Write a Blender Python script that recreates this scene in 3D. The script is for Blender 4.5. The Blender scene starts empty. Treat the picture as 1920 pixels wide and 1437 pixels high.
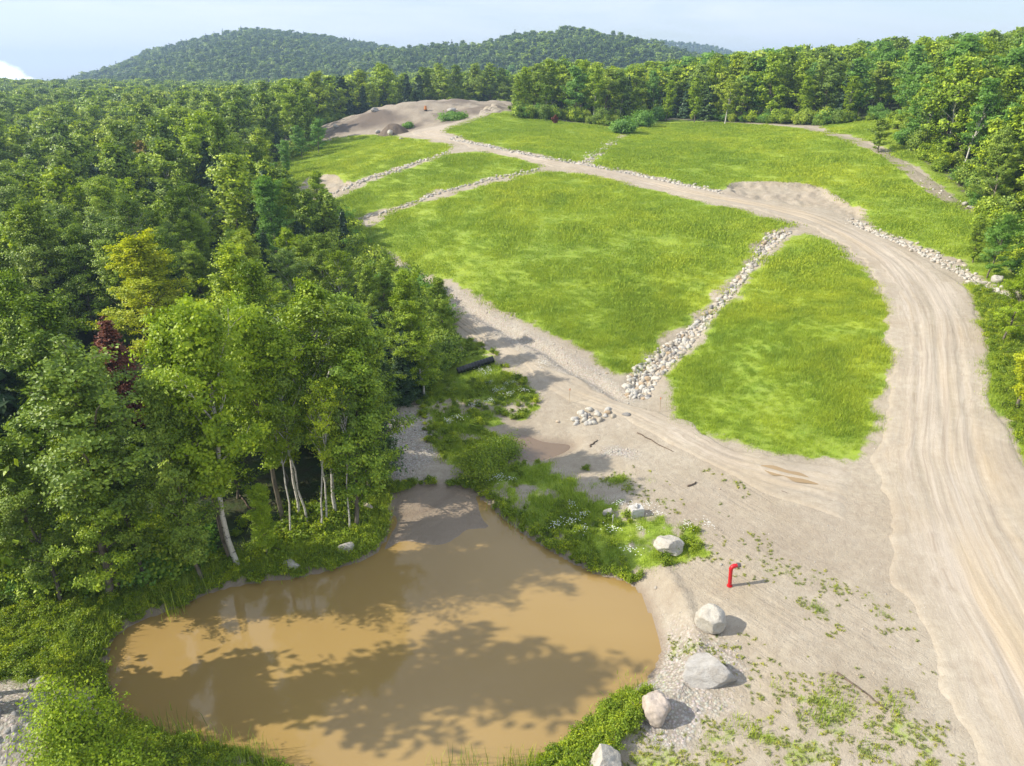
import bpy, bmesh, math, random
import numpy as np
from mathutils import Vector, Matrix, Euler
R = math.radians
S = bpy.context.scene
C = S.collection
# ---------------------------------------------------------------- camera
CAM_Z, PITCH, FPX = 22.0, 24.0, 1283.0
SUN_EL, SUN_AZ = 36.0, 265.0          # azimuth clockwise from +Y (where the sun stands)
cam = bpy.data.cameras.new('camera'); camo = bpy.data.objects.new('camera', cam); C.objects.link(camo)
camo.location = (0, 0, CAM_Z); camo.rotation_euler = (R(90 - PITCH), 0, 0)
cam.sensor_width = 36.0; cam.lens = 36.0 * FPX / 1920.0; cam.clip_start = 0.5; cam.clip_end = 12000
S.camera = camo
# ---------------------------------------------------------------- render settings
S.render.engine = 'CYCLES'
S.view_settings.view_transform = 'Standard'; S.view_settings.look = 'None'
S.view_settings.exposure = 0.45; S.view_settings.gamma = 1.0
cy = S.cycles
cy.use_denoising = True
try: cy.denoiser = 'OPENIMAGEDENOISE'; cy.denoising_input_passes = 'RGB_ALBEDO_NORMAL'; cy.denoising_prefilter = 'ACCURATE'
except Exception: pass
cy.max_bounces = 6; cy.diffuse_bounces = 3; cy.glossy_bounces = 2; cy.transmission_bounces = 3
cy.volume_bounces = 0; cy.transparent_max_bounces = 4; cy.caustics_reflective = False; cy.caustics_refractive = False
cy.use_adaptive_sampling = True; cy.adaptive_threshold = 0.015
cy.sample_clamp_indirect = 6
# ---------------------------------------------------------------- node helpers
def lin(c):
    c = [x / 255.0 for x in c[:3]]
    return tuple((x / 12.92 if x <= .04045 else ((x + .055) / 1.055) ** 2.4) for x in c) + (1.0,)
class NT:
    def __init__(s, tree): s.t = tree; s.n = tree.nodes; s.l = tree.links
    def new(s, typ, **kw):
        n = s.n.new(typ)
        for k, v in kw.items():
            if k.startswith('i_'): n.inputs[k[2:].replace('_', ' ')].default_value = v
            elif isinstance(v, tuple) and k == 'ins':
                pass
            else: setattr(n, k, v)
        return n
    def link(s, a, b): s.l.new(a, b)
    def put(s, v, sock):
        if isinstance(v, bpy.types.NodeSocket): s.l.new(v, sock)
        elif v is not None: sock.default_value = v
    def math(s, op, a, b=None, c=None, clamp=False):
        n = s.n.new('ShaderNodeMath'); n.operation = op; n.use_clamp = clamp
        s.put(a, n.inputs[0]); s.put(b, n.inputs[1])
        if c is not None: s.put(c, n.inputs[2])
        return n.outputs[0]
    def mix(s, f, a, b, blend='MIX'):
        n = s.n.new('ShaderNodeMix'); n.data_type = 'RGBA'; n.blend_type = blend
        s.put(f, n.inputs[0]); s.put(a, n.inputs[6]); s.put(b, n.inputs[7]); return n.outputs[2]
    def ramp(s, f, stops, interp='LINEAR'):
        n = s.n.new('ShaderNodeValToRGB'); cr = n.color_ramp; cr.interpolation = interp
        while len(cr.elements) < len(stops): cr.elements.new(0.5)
        for e, (p, c) in zip(cr.elements, stops):
            e.position = p; e.color = c if not isinstance(c, (int, float)) else (c, c, c, 1)
        s.put(f, n.inputs[0]); return n.outputs[0]
    def noise(s, vec, scale, detail=3, rough=.55, dist=0.0, out=0):
        n = s.n.new('ShaderNodeTexNoise'); n.inputs['Scale'].default_value = scale
        n.inputs['Detail'].default_value = detail; n.inputs['Roughness'].default_value = rough
        n.inputs['Distortion'].default_value = dist
        if vec is not None: s.l.new(vec, n.inputs['Vector'])
        return n.outputs[out]
    def mapr(s, v, a, b, c=0.0, d=1.0):
        n = s.n.new('ShaderNodeMapRange'); s.put(v, n.inputs[0])
        n.inputs[1].default_value = a; n.inputs[2].default_value = b; n.inputs[3].default_value = c; n.inputs[4].default_value = d
        return n.outputs[0]
    def attr(s, name, out='Fac'):
        n = s.n.new('ShaderNodeAttribute'); n.attribute_name = name; return n.outputs[out]
    def pos(s): return s.n.new('ShaderNodeNewGeometry').outputs['Position']
    def xform(s, vec, rot=(0, 0, 0), sc=(1, 1, 1)):
        n = s.n.new('ShaderNodeMapping'); n.inputs['Rotation'].default_value = rot; n.inputs['Scale'].default_value = sc
        s.l.new(vec, n.inputs['Vector']); return n.outputs[0]
    def rnd(s): return s.n.new('ShaderNodeObjectInfo').outputs['Random']
    def bump(s, h, strength=.5, dist=.1, prev=None):
        n = s.n.new('ShaderNodeBump'); n.inputs['Strength'].default_value = strength; n.inputs['Distance'].default_value = dist
        s.l.new(h, n.inputs['Height'])
        if prev is not None: s.l.new(prev, n.inputs['Normal'])
        return n.outputs[0]
def material(name):
    m = bpy.data.materials.new(name); m.use_nodes = True
    t = NT(m.node_tree); t.n.clear(); out = t.n.new('ShaderNodeOutputMaterial')
    return m, t, out
def principled(t, out, col, rough=.9, spec=.3, normal=None, metal=0.0):
    p = t.n.new('ShaderNodeBsdfPrincipled')
    t.put(col, p.inputs['Base Color']); t.put(rough, p.inputs['Roughness']); p.inputs['Specular IOR Level'].default_value = spec
    p.inputs['Metallic'].default_value = metal
    if normal is not None: t.link(normal, p.inputs['Normal'])
    t.link(p.outputs[0], out.inputs['Surface']); return p
# ---------------------------------------------------------------- sky and sun
world = bpy.data.worlds.new('World'); S.world = world; world.use_nodes = True
t = NT(world.node_tree); t.n.clear()
wo = t.n.new('ShaderNodeOutputWorld'); bg = t.n.new('ShaderNodeBackground'); bg.inputs['Strength'].default_value = 0.115
sky = t.n.new('ShaderNodeTexSky'); sky.sky_type = 'NISHITA'; sky.sun_disc = False
sky.sun_elevation = R(SUN_EL); sky.sun_rotation = R(SUN_AZ); sky.altitude = 300; sky.air_density = 1.0; sky.dust_density = .6
tc = t.n.new('ShaderNodeTexCoord'); d = tc.outputs['Generated']
veil = t.noise(t.xform(d, sc=(1.5, 1.5, 9)), 1.6, 5, .6, .4)
veil = t.mapr(veil, .36, .66, .4, 1.0)
c1 = t.mix(veil, sky.outputs[0], (6.7, 7.2, 8.2, 1))
# small cumulus low on the left
sx = t.n.new('ShaderNodeSeparateXYZ'); t.link(d, sx.inputs[0])
az = t.math('DIVIDE', sx.outputs[0], sx.outputs[1]); el = t.math('DIVIDE', sx.outputs[2], sx.outputs[1])
def blob(a0, e0, ra, re):
    x = t.math('POWER', t.math('DIVIDE', t.math('SUBTRACT', az, a0), ra), 2.0)
    y = t.math('POWER', t.math('DIVIDE', t.math('SUBTRACT', el, e0), re), 2.0)
    return t.math('SUBTRACT', 1.0, t.math('ADD', x, y))
cb = t.math('MAXIMUM', blob(-.69, -.012, .05, .036), blob(-.652, -.018, .026, .022))
cb = t.math('MAXIMUM', cb, blob(-.76, -.01, .06, .03))
cn = t.noise(d, 60, 4, .6)
cb = t.math('ADD', cb, t.math('MULTIPLY', t.math('SUBTRACT', cn, .5), .9))
fr = t.math('GREATER_THAN', sx.outputs[1], 0.0)
cf = t.math('MULTIPLY', t.mapr(cb, .0, .3), fr)
c2 = t.mix(cf, c1, (19, 19, 19, 1))
t.link(c2, bg.inputs['Color']); t.link(bg.outputs[0], wo.inputs['Surface'])
sl = bpy.data.lights.new('sun', 'SUN'); sl.energy = 5.0; sl.angle = R(.53); sl.color = (1.0, .93, .80)
so = bpy.data.objects.new('sun', sl); C.objects.link(so)
sd = Vector((math.sin(R(SUN_AZ)) * math.cos(R(SUN_EL)), math.cos(R(SUN_AZ)) * math.cos(R(SUN_EL)), math.sin(R(SUN_EL))))
so.rotation_euler = sd.to_track_quat('Z', 'Y').to_euler(); so.location = (-60, 20, 90)
# ---------------------------------------------------------------- geometry of the view: pixel of the photograph -> ray
CP, SP = math.cos(R(PITCH)), math.sin(R(PITCH))
def ray(u, v):
    x = (u - 960.0) / FPX; up = -(v - 718.5) / FPX
    return np.array([x, CP + up * SP, -SP + up * CP])
def pz(u, v, z):
    d = ray(u, v); k = (z - CAM_Z) / d[2]; return d[0] * k, d[1] * k
def project(x, y, z):
    dx, dy, dz = x, y, z - CAM_Z
    dep = dy * CP - dz * SP; up = dy * SP + dz * CP
    return 960 + FPX * dx / dep, 718.5 - FPX * up / dep, dep
# ---------------------------------------------------------------- noise
def _h(ix, iy, seed):
    n = (ix.astype(np.int64) * 374761393 + iy.astype(np.int64) * 668265263 + seed * 974634777) & 0xffffffff
    n = ((n ^ (n >> 13)) * 1274126177) & 0xffffffff
    return ((n ^ (n >> 16)) & 0xffff) / 65535.0
def vnoise(x, y, scale, seed=0):
    x = np.asarray(x, float) / scale; y = np.asarray(y, float) / scale
    ix, iy = np.floor(x), np.floor(y); fx, fy = x - ix, y - iy
    fx = fx * fx * (3 - 2 * fx); fy = fy * fy * (3 - 2 * fy)
    a, b = _h(ix, iy, seed), _h(ix + 1, iy, seed); c, d_ = _h(ix, iy + 1, seed), _h(ix + 1, iy + 1, seed)
    return (a + (b - a) * fx) * (1 - fy) + (c + (d_ - c) * fx) * fy - .5
def fbm(x, y, scale, seed=0, o=3):
    r = 0; a = 1.0
    for k in range(o): r = r + a * vnoise(x, y, scale / 2 ** k, seed + 17 * k); a *= .5
    return r
def sstep(a, b, x):
    q = np.clip((x - a) / (b - a), 0, 1); return q * q * (3 - 2 * q)
# ---------------------------------------------------------------- terrain: control heights, thin-plate surface
CT = [(0,1400,1.0),(0,1200,.6),(100,1150,.6),(400,1050,.7),(600,1035,.5),(720,850,.8),(860,900,.35),(900,720,.8),(870,690,.9),
 (1000,835,.3),(1100,790,.8),(1130,760,1.2),(1000,900,.5),(1180,960,.8),(1250,1020,.8),(1370,1100,.9),(1330,1180,.8),(1320,1260,.8),
 (1230,1330,.7),(1500,1400,1.1),(1550,1250,1.2),(1700,1400,1.3),(1900,1400,1.5),(1450,1000,1.3),(1650,900,1.9),(1800,900,2.3),
 (1900,1100,2.0),(1900,800,3.2),(1550,880,1.6),(1250,800,1.4),(1000,680,1.6),(850,590,2.2),(740,505,3.3),(1170,740,1.2),(1280,620,2.7),
 (1450,440,7.0),(1450,850,1.9),(1600,400,7.9),(1850,500,6.4),(1700,700,3.8),(1400,400,7.9),(1200,350,9.1),(1000,300,11.0),(850,252,13.0),
 (930,200,16.5),(1150,250,12.7),(1200,230,13.6),(1500,300,11.5),(1700,360,9.8),(1820,392,8.8),(1400,230,14.0),(1550,240,14.2),
 (1680,262,14.0),(1850,420,8.4),(600,262,10.6),(530,312,8.4),(550,380,6.4),(690,410,5.6),(900,450,5.8),(1100,600,2.9),(1000,400,7.4),
 (620,238,12.3),(700,209,15.6),(850,209,15.8),(760,238,13.2),(1500,620,4.2),(1350,700,2.3),(1780,480,6.6),(1880,650,5.0),(1580,500,5.8),
 (480,1180,.2),(1000,1250,.2),(700,1150,.2),(900,1000,.1)]
P = []
for u, v, z in CT:
    x, y = pz(u, v, z); P.append((x, y, z))
P += [(-30,42,1.0),(-45,45,1.2),(-60,60,1.2),(-60,100,2.5),(-100,150,4),(-35,75,1.8),(-70,200,8),(-150,300,6.5),(-110,240,7),(0,250,12),(20,230,12.5),(-30,215,13),
 (80,90,14.5),(110,125,20),(95,130,18),(62,75,9.5),(60,200,16.3),(60,240,16),(100,300,15),(150,200,22),(-300,400,5),(0,420,9),(250,420,12),
 (-120,60,1),(-60,10,1),(0,0,.8),(40,0,1.5),(70,40,5.5),(95,60,10),(0,-30,.5),(140,60,14),(0,320,10.5),(-250,200,4),(300,250,22)]
P = np.array(P)
PS = 50.0
def _u(r2): return np.where(r2 > 1e-12, .5 * r2 * np.log(np.maximum(r2, 1e-12)), 0)
def _tps_fit(P):
    X = P[:, :2] / PS; n = len(X)
    K = _u(((X[:, None] - X[None]) ** 2).sum(-1)) + np.eye(n) * 2e-3
    A = np.zeros((n + 3, n + 3)); A[:n, :n] = K; A[:n, n] = 1; A[:n, n + 1:] = X; A[n, :n] = 1; A[n + 1:, :n] = X.T
    b = np.zeros(n + 3); b[:n] = P[:, 2]; return np.linalg.solve(A, b)
W = _tps_fit(P); XC = P[:, :2] / PS
def tps(x, y):
    x = np.atleast_1d(np.asarray(x, float)) / PS; y = np.atleast_1d(np.asarray(y, float)) / PS
    sh = x.shape; x = x.ravel(); y = y.ravel(); r = np.empty(len(x))
    for k in range(0, len(x), 60000):
        a, b = x[k:k + 60000], y[k:k + 60000]
        r[k:k + 60000] = _u((a[:, None] - XC[None, :, 0]) ** 2 + (b[:, None] - XC[None, :, 1]) ** 2) @ W[:-3] + W[-3] + W[-2] * a + W[-1] * b
    return r.reshape(sh)
RIDGES = []
for yr, y0, tree, amp, pts in (
  (900, 500, 4.5, 14, [(-300,200),(-60,186),(60,178),(110,162),(190,139),(245,120),(280,100),(330,88),(400,72),(470,60),(520,65),(600,74),(680,84),(740,96),(800,110),(900,130),(1000,150),(1200,190)]),
  (640, 430, 5, 9, [(380,190),(450,175),(560,142),(600,130),(720,99),(800,92),(880,89),(935,82),(960,74),(1020,65),(1090,60),(1150,70),(1190,80),(1240,90),(1290,105),(1350,122),(1450,140),(1600,170),(1700,200)]),
  (1500, 1100, 3, 14, [(950,140),(1050,110),(1180,80),(1250,81),(1330,89),(1380,103),(1450,125),(1600,160),(1800,200)])):
    T, E = [], []
    for u, v in pts:
        d = ray(u, v); T.append(d[0] / d[1]); E.append(d[2] / d[1])
    RIDGES.append((yr, y0, tree, amp, np.array(T), np.array(E)))
def far_height(x, y):
    z = np.full(np.shape(x), 9.0) + 2 * fbm(x, y, 120, 5)
    yy = np.maximum(y, 1.0); tt = x / yy
    for yr, y0, tree, amp, T, E in RIDGES:
        zr = CAM_Z + np.interp(tt, T, E, left=-.3, right=-.3) * yr - tree
        s = np.clip((y - y0) / (yr - y0), 0, 1); back = sstep(yr * 1.5, yr * 1.02, y)
        h = 9 + np.maximum(zr - 9, -20) * s * (1.2 - .2 * s) * back + amp * fbm(x, y, yr * .13, int(yr)) * 2 * s * (1 - s) * 2
        z = np.where(y > y0, np.maximum(z, h), z)
    return z
def base(x, y):
    x = np.atleast_1d(np.asarray(x, float)); y = np.atleast_1d(np.asarray(y, float))
    r = np.maximum(np.hypot(x, y - 60), 1e-6); w = sstep(300, 430, r)
    xc = x * np.minimum(1, 430 / r); ycl = 60 + (y - 60) * np.minimum(1, 430 / r)
    z = np.zeros(x.shape); near = w < 1
    z[near] = tps(xc[near], ycl[near]); z = np.where(near, np.maximum(z, -2), 0)
    return z * (1 - w) + far_height(x, y) * w
def cast(u, v, f=None):
    """where the ray through pixel (u, v) of the photograph meets the ground"""
    d = ray(u, v); k = np.concatenate([np.linspace(12, 260, 900), np.linspace(261, 1600, 700)])
    z = (f or base)(d[0] * k, d[1] * k); hit = np.nonzero(CAM_Z + d[2] * k < z)[0]
    if len(hit) == 0: return d[0] * 400, d[1] * 400
    i = max(hit[0], 1); a = CAM_Z + d[2] * k[i - 1] - z[i - 1]; b = CAM_Z + d[2] * k[i] - z[i]
    kk = k[i - 1] + (k[i] - k[i - 1]) * a / (a - b) if a != b else k[i]
    return d[0] * kk, d[1] * kk
def casts(pts): return np.array([cast(u, v) for u, v in pts])
def smooth_line(p, n=6, closed=False):
    p = np.asarray(p, float); m = len(p); out = []
    for i in range(m if closed else m - 1):
        g = lambda k: p[k % m] if closed else p[min(max(k, 0), m - 1)]
        a, b, c, e = g(i - 1), g(i), g(i + 1), g(i + 2)
        for k in range(n):
            s = k / n
            out.append(.5 * (2 * b + (c - a) * s + (2 * a - 5 * b + 4 * c - e) * s * s + (3 * b - a - 3 * c + e) * s ** 3))
    if not closed: out.append(p[-1])
    return np.array(out)
def seg_dist(x, y, poly, closed=True):
    best = np.full(x.shape, 1e9); m = len(poly)
    for i in range(m if closed else m - 1):
        a, b = poly[i], poly[(i + 1) % m]; dx, dy = b - a; L = dx * dx + dy * dy + 1e-9
        s = np.clip(((x - a[0]) * dx + (y - a[1]) * dy) / L, 0, 1)
        best = np.minimum(best, (x - a[0] - s * dx) ** 2 + (y - a[1] - s * dy) ** 2)
    return np.sqrt(best)
def inside(x, y, poly):
    c = np.zeros(x.shape, bool); m = len(poly)
    for i in range(m):
        x0, y0 = poly[i]; x1, y1 = poly[(i + 1) % m]
        if y0 == y1: continue
        c ^= ((y0 > y) != (y1 > y)) & (x < (x1 - x0) * (y - y0) / (y1 - y0) + x0)
    return c
def sdist(x, y, poly, pad=6.0):
    """signed distance, positive inside; exact only near the outline"""
    x = np.asarray(x, float); y = np.asarray(y, float)
    out = np.full(x.shape, -float(pad)); lo, hi = poly.min(0) - pad, poly.max(0) + pad
    k = (x > lo[0]) & (x < hi[0]) & (y > lo[1]) & (y < hi[1])
    if k.any():
        d_ = seg_dist(x[k], y[k], poly); ins = inside(x[k], y[k], poly); out[k] = np.where(ins, d_, -np.minimum(d_, pad))
    return out
# outlines, each laid on the ground
def onz(pts, z): return np.array([pz(u, v, z) for u, v in pts])
POND = smooth_line(onz([(732,965),(722,1005),(700,1040),(640,1062),(560,1082),(480,1092),(400,1110),(330,1140),(260,1165),(215,1195),(198,1240),
  (205,1300),(240,1352),(330,1388),(430,1408),(520,1440),(640,1500),(800,1540),(930,1500),(1010,1437),(1060,1405),(1110,1350),(1160,1310),(1215,1275),(1240,1220),
  (1225,1160),(1200,1110),(1170,1088),(1120,1075),(1060,1047),(1000,1012),(950,975),(905,935),(875,915),(800,912),(745,925)], 0.0), 4, True)
BAR = smooth_line(onz([(720,900),(880,900),(905,940),(935,985),(930,1005),(880,1003),(820,1030),(760,1022),(722,1050),(700,1045),(715,1010),(728,960)], 0.0), 3, True)
PUD = smooth_line(onz([(952,818),(985,815),(1020,827),(1070,833),(1062,848),(1015,864),(988,862),(965,842)], .3), 4, True)
D1L = smooth_line(casts([(1172,742),(1178,705),(1210,672),(1240,650),(1290,612),(1340,568),(1385,515),(1420,468),(1442,432)]), 5)
D1R = smooth_line(casts([(1212,748),(1240,705),(1275,672),(1300,640),(1345,590),(1385,540),(1425,490),(1455,458),(1490,432)]), 5)
D1 = np.concatenate([D1L, D1R[::-1]]); D1C = (D1L + D1R) / 2
def band(pts): return smooth_line(casts(pts), 6)
BD = band([(830,548),(870,572),(920,602),(975,632),(1020,655),(1070,690),(1120,715),(1165,745)])        # roadside ditch
D2 = band([(862,255),(850,262),(900,272),(1010,294),(1100,309),(1200,329),(1290,348),(1352,362)])
D3 = band([(1590,412),(1650,440),(1700,458),(1760,487),(1810,515),(1850,537),(1885,553)])
D4 = band([(562,378),(600,368),(650,352),(700,333),(750,317),(800,299),(838,288)])
D5 = band([(680,410),(720,398),(770,382),(830,360),(900,342),(960,328),(1010,318)])
D6 = band([(1092,305),(1110,294),(1130,280),(1150,263)])
TRAIL = band([(1510,240),(1560,252),(1620,270),(1660,288),(1700,318),(1740,345),(1780,372),(1824,394)])
DIRT = [smooth_line(casts(p), 3, True) for p in (
   [(1365,352),(1392,341),(1530,345),(1572,372),(1625,395),(1600,412),(1560,398),(1460,380),(1400,372)],
   [(560,352),(590,328),(640,332),(655,345),(620,362),(570,378),(545,370)],
   [(830,360),(790,372),(820,355)],
   [(1085,790),(1150,800),(1180,860),(1120,900),(1040,880)])]
MOUND = smooth_line(np.concatenate([casts([(600,240),(606,262),(660,255),(735,250),(770,248),(850,232),(925,212),(950,205)]), np.array([(8.,206.),(-10,206),(-35,203),(-42,170)])]), 3, True)
PILE = cast(15, 1385)
def height(x, y, noise=True):
    x = np.atleast_1d(np.asarray(x, float)); y = np.atleast_1d(np.asarray(y, float))
    z = base(x, y)
    if noise:
        nz = sstep(500, 200, y)
        z = z + (.16 * vnoise(x, y, 5, 3) + .07 * vnoise(x, y, 1.7, 4)) * nz
    mm = sdist(x, y, MOUND, 5); z = z + sstep(0, 3, mm) * (.8 * fbm(x, y, 7, 81) + .7 * fbm(x * .6, y + x * .3, 2.4, 82))
    for P_, dd in ((DIRT[0], .5), (DIRT[1], .5)): z = z - dd * sstep(0, .6, sdist(x, y, P_, 3) + .9 * fbm(x, y, 2.0, 84)) * (1 + .8 * fbm(x, y, 1.2, 85)) 
    z = z - .28 * (np.clip(sdist(x, y, D1, 2.0) + .3, 0, .9) / .9)
    for L, w_, dep in ((BD, .8, .35), (D2, .8, .15), (D3, .8, .15)):
        lo, hi = L.min(0) - 3, L.max(0) + 3; k = (x > lo[0]) & (x < hi[0]) & (y > lo[1]) & (y < hi[1])
        if k.any(): z[k] -= dep * sstep(w_, 0, seg_dist(x[k], y[k], L, False))
    z = z + .9 * np.exp(-(((x - PILE[0]) / 2.2) ** 2 + ((y - PILE[1]) / 1.8) ** 2)) * (1 + .4 * fbm(x, y, .8, 83))
    k = (y < 70) & (x > -45) & (x < 20)
    if k.any():
        s = sdist(x[k], y[k], POND, 4.0); b = np.maximum(z[k], .25)
        up = .05 + b * sstep(0, 1.6, s * -1) * 1.0 + .12 * sstep(0, .3, -s)
        bar = sdist(x[k], y[k], BAR, 4.0) + .5 * fbm(x[k], y[k], 1.6, 9)
        dn = -.8 * sstep(0, 2.5, s) - .02
        dn = np.where(bar > -1.2, np.maximum(dn, -.25 + .30 * sstep(-1.2, 1.0, bar) + .03 * vnoise(x[k], y[k], .9, 6)), dn)
        zz = np.where(s > 0, dn, np.where(s > -1.6, up, z[k])); zz = np.where(s <= 0, np.maximum(zz, .06), zz)
        p = sdist(x[k], y[k], PUD, 3.0); zz = np.where(p > -1.0, zz * (1 - sstep(-1, .2, p)) + (.30 - .08 * sstep(-.3, .4, p)) * sstep(-1, .2, p), zz)
        z[k] = zz
    return z
def hz(x, y): return float(height(np.array([x]), np.array([y]))[0])
def at(u, v):
    if v < 300: x, y = cast(u, v, height); return x, y, hz(x, y)
    x, y = cast(u, v)
    for _ in range(2):
        z = hz(x, y); d = ray(u, v); k = (z - CAM_Z) / d[2]; x, y = d[0] * k, d[1] * k
    return x, y, hz(x, y)
# ---------------------------------------------------------------- regions of cover
G = {}
def greg(name, pts, dens, soft=.6, n=3): G[name] = (smooth_line(casts(pts), n, True), dens, soft)
greg('f1', [(1250,745),(1258,705),(1330,622),(1395,545),(1455,478),(1492,440),(1540,442),(1590,480),(1636,540),(1658,600),(1660,680),(1640,740),(1647,800),(1615,857),(1560,852),(1490,845),(1420,838),(1340,808),(1280,780)], 1)
greg('f2', [(690,430),(760,395),(900,353),(1020,325),(1100,328),(1180,348),(1300,377),(1390,397),(1468,418),(1440,430),(1415,468),(1360,533),(1290,602),(1240,645),(1180,692),(1130,692),(1070,645),(1000,612),(940,575),(880,542),(800,512),(740,480),(690,460)], 1)
greg('f3', [(590,388),(700,342),(850,290),(930,287),(1012,313),(900,337),(800,368),(740,388),(680,404),(620,402)], 1)
greg('f4', [(518,322),(610,268),(700,253),(780,261),(845,282),(760,308),(700,327),(650,342),(600,330),(560,352),(530,345)], 1)
greg('f5', [(838,247),(900,218),(940,208),(1060,228),(1150,240),(1152,262),(1088,301),(1000,286),(900,266)], 1)
greg('f6', [(1118,306),(1160,265),(1230,225),(1400,232),(1510,243),(1640,283),(1710,337),(1820,400),(1850,470),(1800,492),(1750,470),(1650,430),(1610,392),(1560,385),(1530,350),(1390,340),(1350,356),(1250,336),(1180,320)], 1)
greg('f7', [(1822,540),(1880,560),(1960,600),(2060,860),(1960,900),(1905,820),(1870,740),(1852,650)], 1, .4)
greg('f8', [(1540,236),(1650,226),(1700,270),(1790,350),(1830,385),(1780,362),(1700,305),(1620,262)], .8)
greg('f9', [(1785,465),(1850,440),(1905,530),(1890,548),(1855,532),(1815,505)], 1)
greg('b1', [(880,918),(915,885),(990,868),(1060,866),(1140,885),(1210,935),(1300,985),(1340,1040),(1290,1055),(1200,1075),(1168,1090),(1100,1070),(1000,1014),(940,968)], .78, .6)
greg('b2', [(860,630),(905,640),(960,690),(1005,730),(1010,770),(940,795),(905,800),(960,830),(975,865),(900,905),(862,880),(800,840),(780,770),(800,690)], .78)
greg('b3', [(-150,1130),(60,1120),(330,1085),(480,1030),(590,1000),(660,965),(690,915),(740,895),(860,900),(880,915),(745,925),(730,965),(695,1045),(560,1085),(400,1112),(260,1167),(200,1240),(205,1300),(110,1275),(-150,1270)], .95, .4)
greg('b4', [(110,1420),(230,1350),(330,1386),(430,1405),(530,1440),(600,1500),(300,1560),(100,1500)], 1, .3)
greg('b5', [(1222,1285),(1190,1380),(1150,1420),(1080,1480),(980,1500),(1000,1440),(1055,1408),(1110,1350),(1160,1310)], .9, .4)
greg('s1', [(1240,1190),(1300,1215),(1400,1205),(1480,1250),(1600,1270),(1680,1300),(1750,1370),(1790,1500),(1100,1520),(1180,1380),(1260,1370),(1420,1300),(1370,1240)], .56, 1.0)
greg('s2', [(1330,965),(1400,990),(1560,1060),(1720,1180),(1760,1290),(1640,1230),(1500,1130),(1400,1080),(1300,1050)], .36, 1.0)
greg('s3', [(1130,860),(1300,875),(1420,930),(1380,960),(1200,930)], .2, 1.0)
FOREST_CLEAR = smooth_line(np.concatenate([casts([(-500,1150),(0,1140),(130,1112),(300,1082),(445,1052),(560,1030),(660,990),(690,930),(672,850),(690,775),(780,745),(840,690),(850,640),(826,592),(790,555),(735,520),
   (690,500),(672,455),(640,420),(575,395),(535,365),(518,322),(575,288),(606,262),(600,236)]), np.array([(-42.,175.),(-30,205),(0,208),(10,205)]),
   casts([(948,206),(1000,224),(1060,226),(1150,238),(1230,222),(1400,230),(1540,236),(1650,226),(1692,268),(1730,305),(1790,355),(1830,395),(1850,450),(1880,490),(1945,565),(2090,670),(2400,980)]), np.array([(60.,0.),(0,-20),(-60,0)])]), 2, True)
def masks(x, y):
    n = x.size; g = np.zeros(n); wob = fbm(x, y, 3.0, 21) * 1.2 + fbm(x, y, .7, 22, 2) * .5
    pat = fbm(x, y, 2.2, 31) + .6 * fbm(x, y, .6, 32, 2)
    for nm, (poly, dens, soft) in G.items():
        sc = 2.0 if nm.startswith('f') else 1.0
        s = sdist(x, y, poly, 5.0) + (.45 if nm.startswith('f') else .1); m = sstep(-soft * sc * .5, soft * sc, s + wob * (1.1 if dens > .5 else 1.6))
        if dens < .6: pt = .7 * fbm(x, y, 1.6, 33) + .7 * fbm(x, y, .35, 34, 2)
        else: pt = pat
        if dens < .8: m = m * sstep(-.3, .4, pt - (.45 - dens) * .9 + .02)
        g = np.maximum(g, m * (min(1, dens + .12) if dens > .7 else dens))
    dirt = np.zeros(n)
    for poly in DIRT: dirt = np.maximum(dirt, sstep(-.4, .4, sdist(x, y, poly, 4) + wob * .5))
    mound = sstep(-.5, .8, sdist(x, y, MOUND, 5) + wob)
    f = 1 - sstep(-1.5, .8, sdist(x, y, FOREST_CLEAR, 5) + wob)
    f = np.where(y > 260, 1, f)
    g = g * (1 - dirt) * (1 - mound * .97)
    # gravel: pond shore, roadside bank, piles
    gr = np.zeros(n)
    for cu, cv, rr in ((1262,1240,3.4),(1240,1290,2.6),(1250,1355,1.6),(720,850,4.0),(1150,850,1.6),(20,1360,3.6),(760,800,3),(1330,1250,2)):
        a, b = cast(cu, cv); gr = np.maximum(gr, sstep(rr, rr * .4, np.hypot(x - a, (y - b)) + wob))
    k = (x > -40) & (x < 30) & (y > 30) & (y < 100)
    gr[k] = np.maximum(gr[k], sstep(1.9, .5, seg_dist(x[k], y[k], BD, False) + wob[k] * .6) * .65)
    wet = np.zeros(n)
    k = (y < 75) & (x > -50) & (x < 25)
    wet[k] = np.maximum(sstep(-.45, .05, sdist(x[k], y[k], POND, 3)), sstep(-.8, .1, sdist(x[k], y[k], PUD, 3)))
    dk = sstep(.1, .45, fbm(x * .5, y * 1.5, 6, 55) + .16) * mound * .85
    dark = np.maximum(dk, .3 * mound)
    a, b = cast(770, 235); dark = np.maximum(dark, sstep(4, 1.5, np.hypot(x - a, y - b)))
    a, b = cast(690, 226); dark = np.maximum(dark, sstep(8, 3, np.hypot((x - a) * .7, (y - b)) + wob))
    CH = smooth_line(onz([(752,966), (790,962), (830,940), (862,918)], 0.0), 4); k = (y > 28) & (y < 40) & (x < 0) & (x > -12)
    if k.any(): dark[k] = np.maximum(dark[k], .8 * sstep(.34, .12, seg_dist(x[k], y[k], CH, False) + .15 * fbm(x[k], y[k], .6, 98)))
    g = g * (1 - sstep(.0, .4, wet))
    return g, gr, np.clip(wet, 0, 1), f, dark
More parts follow.
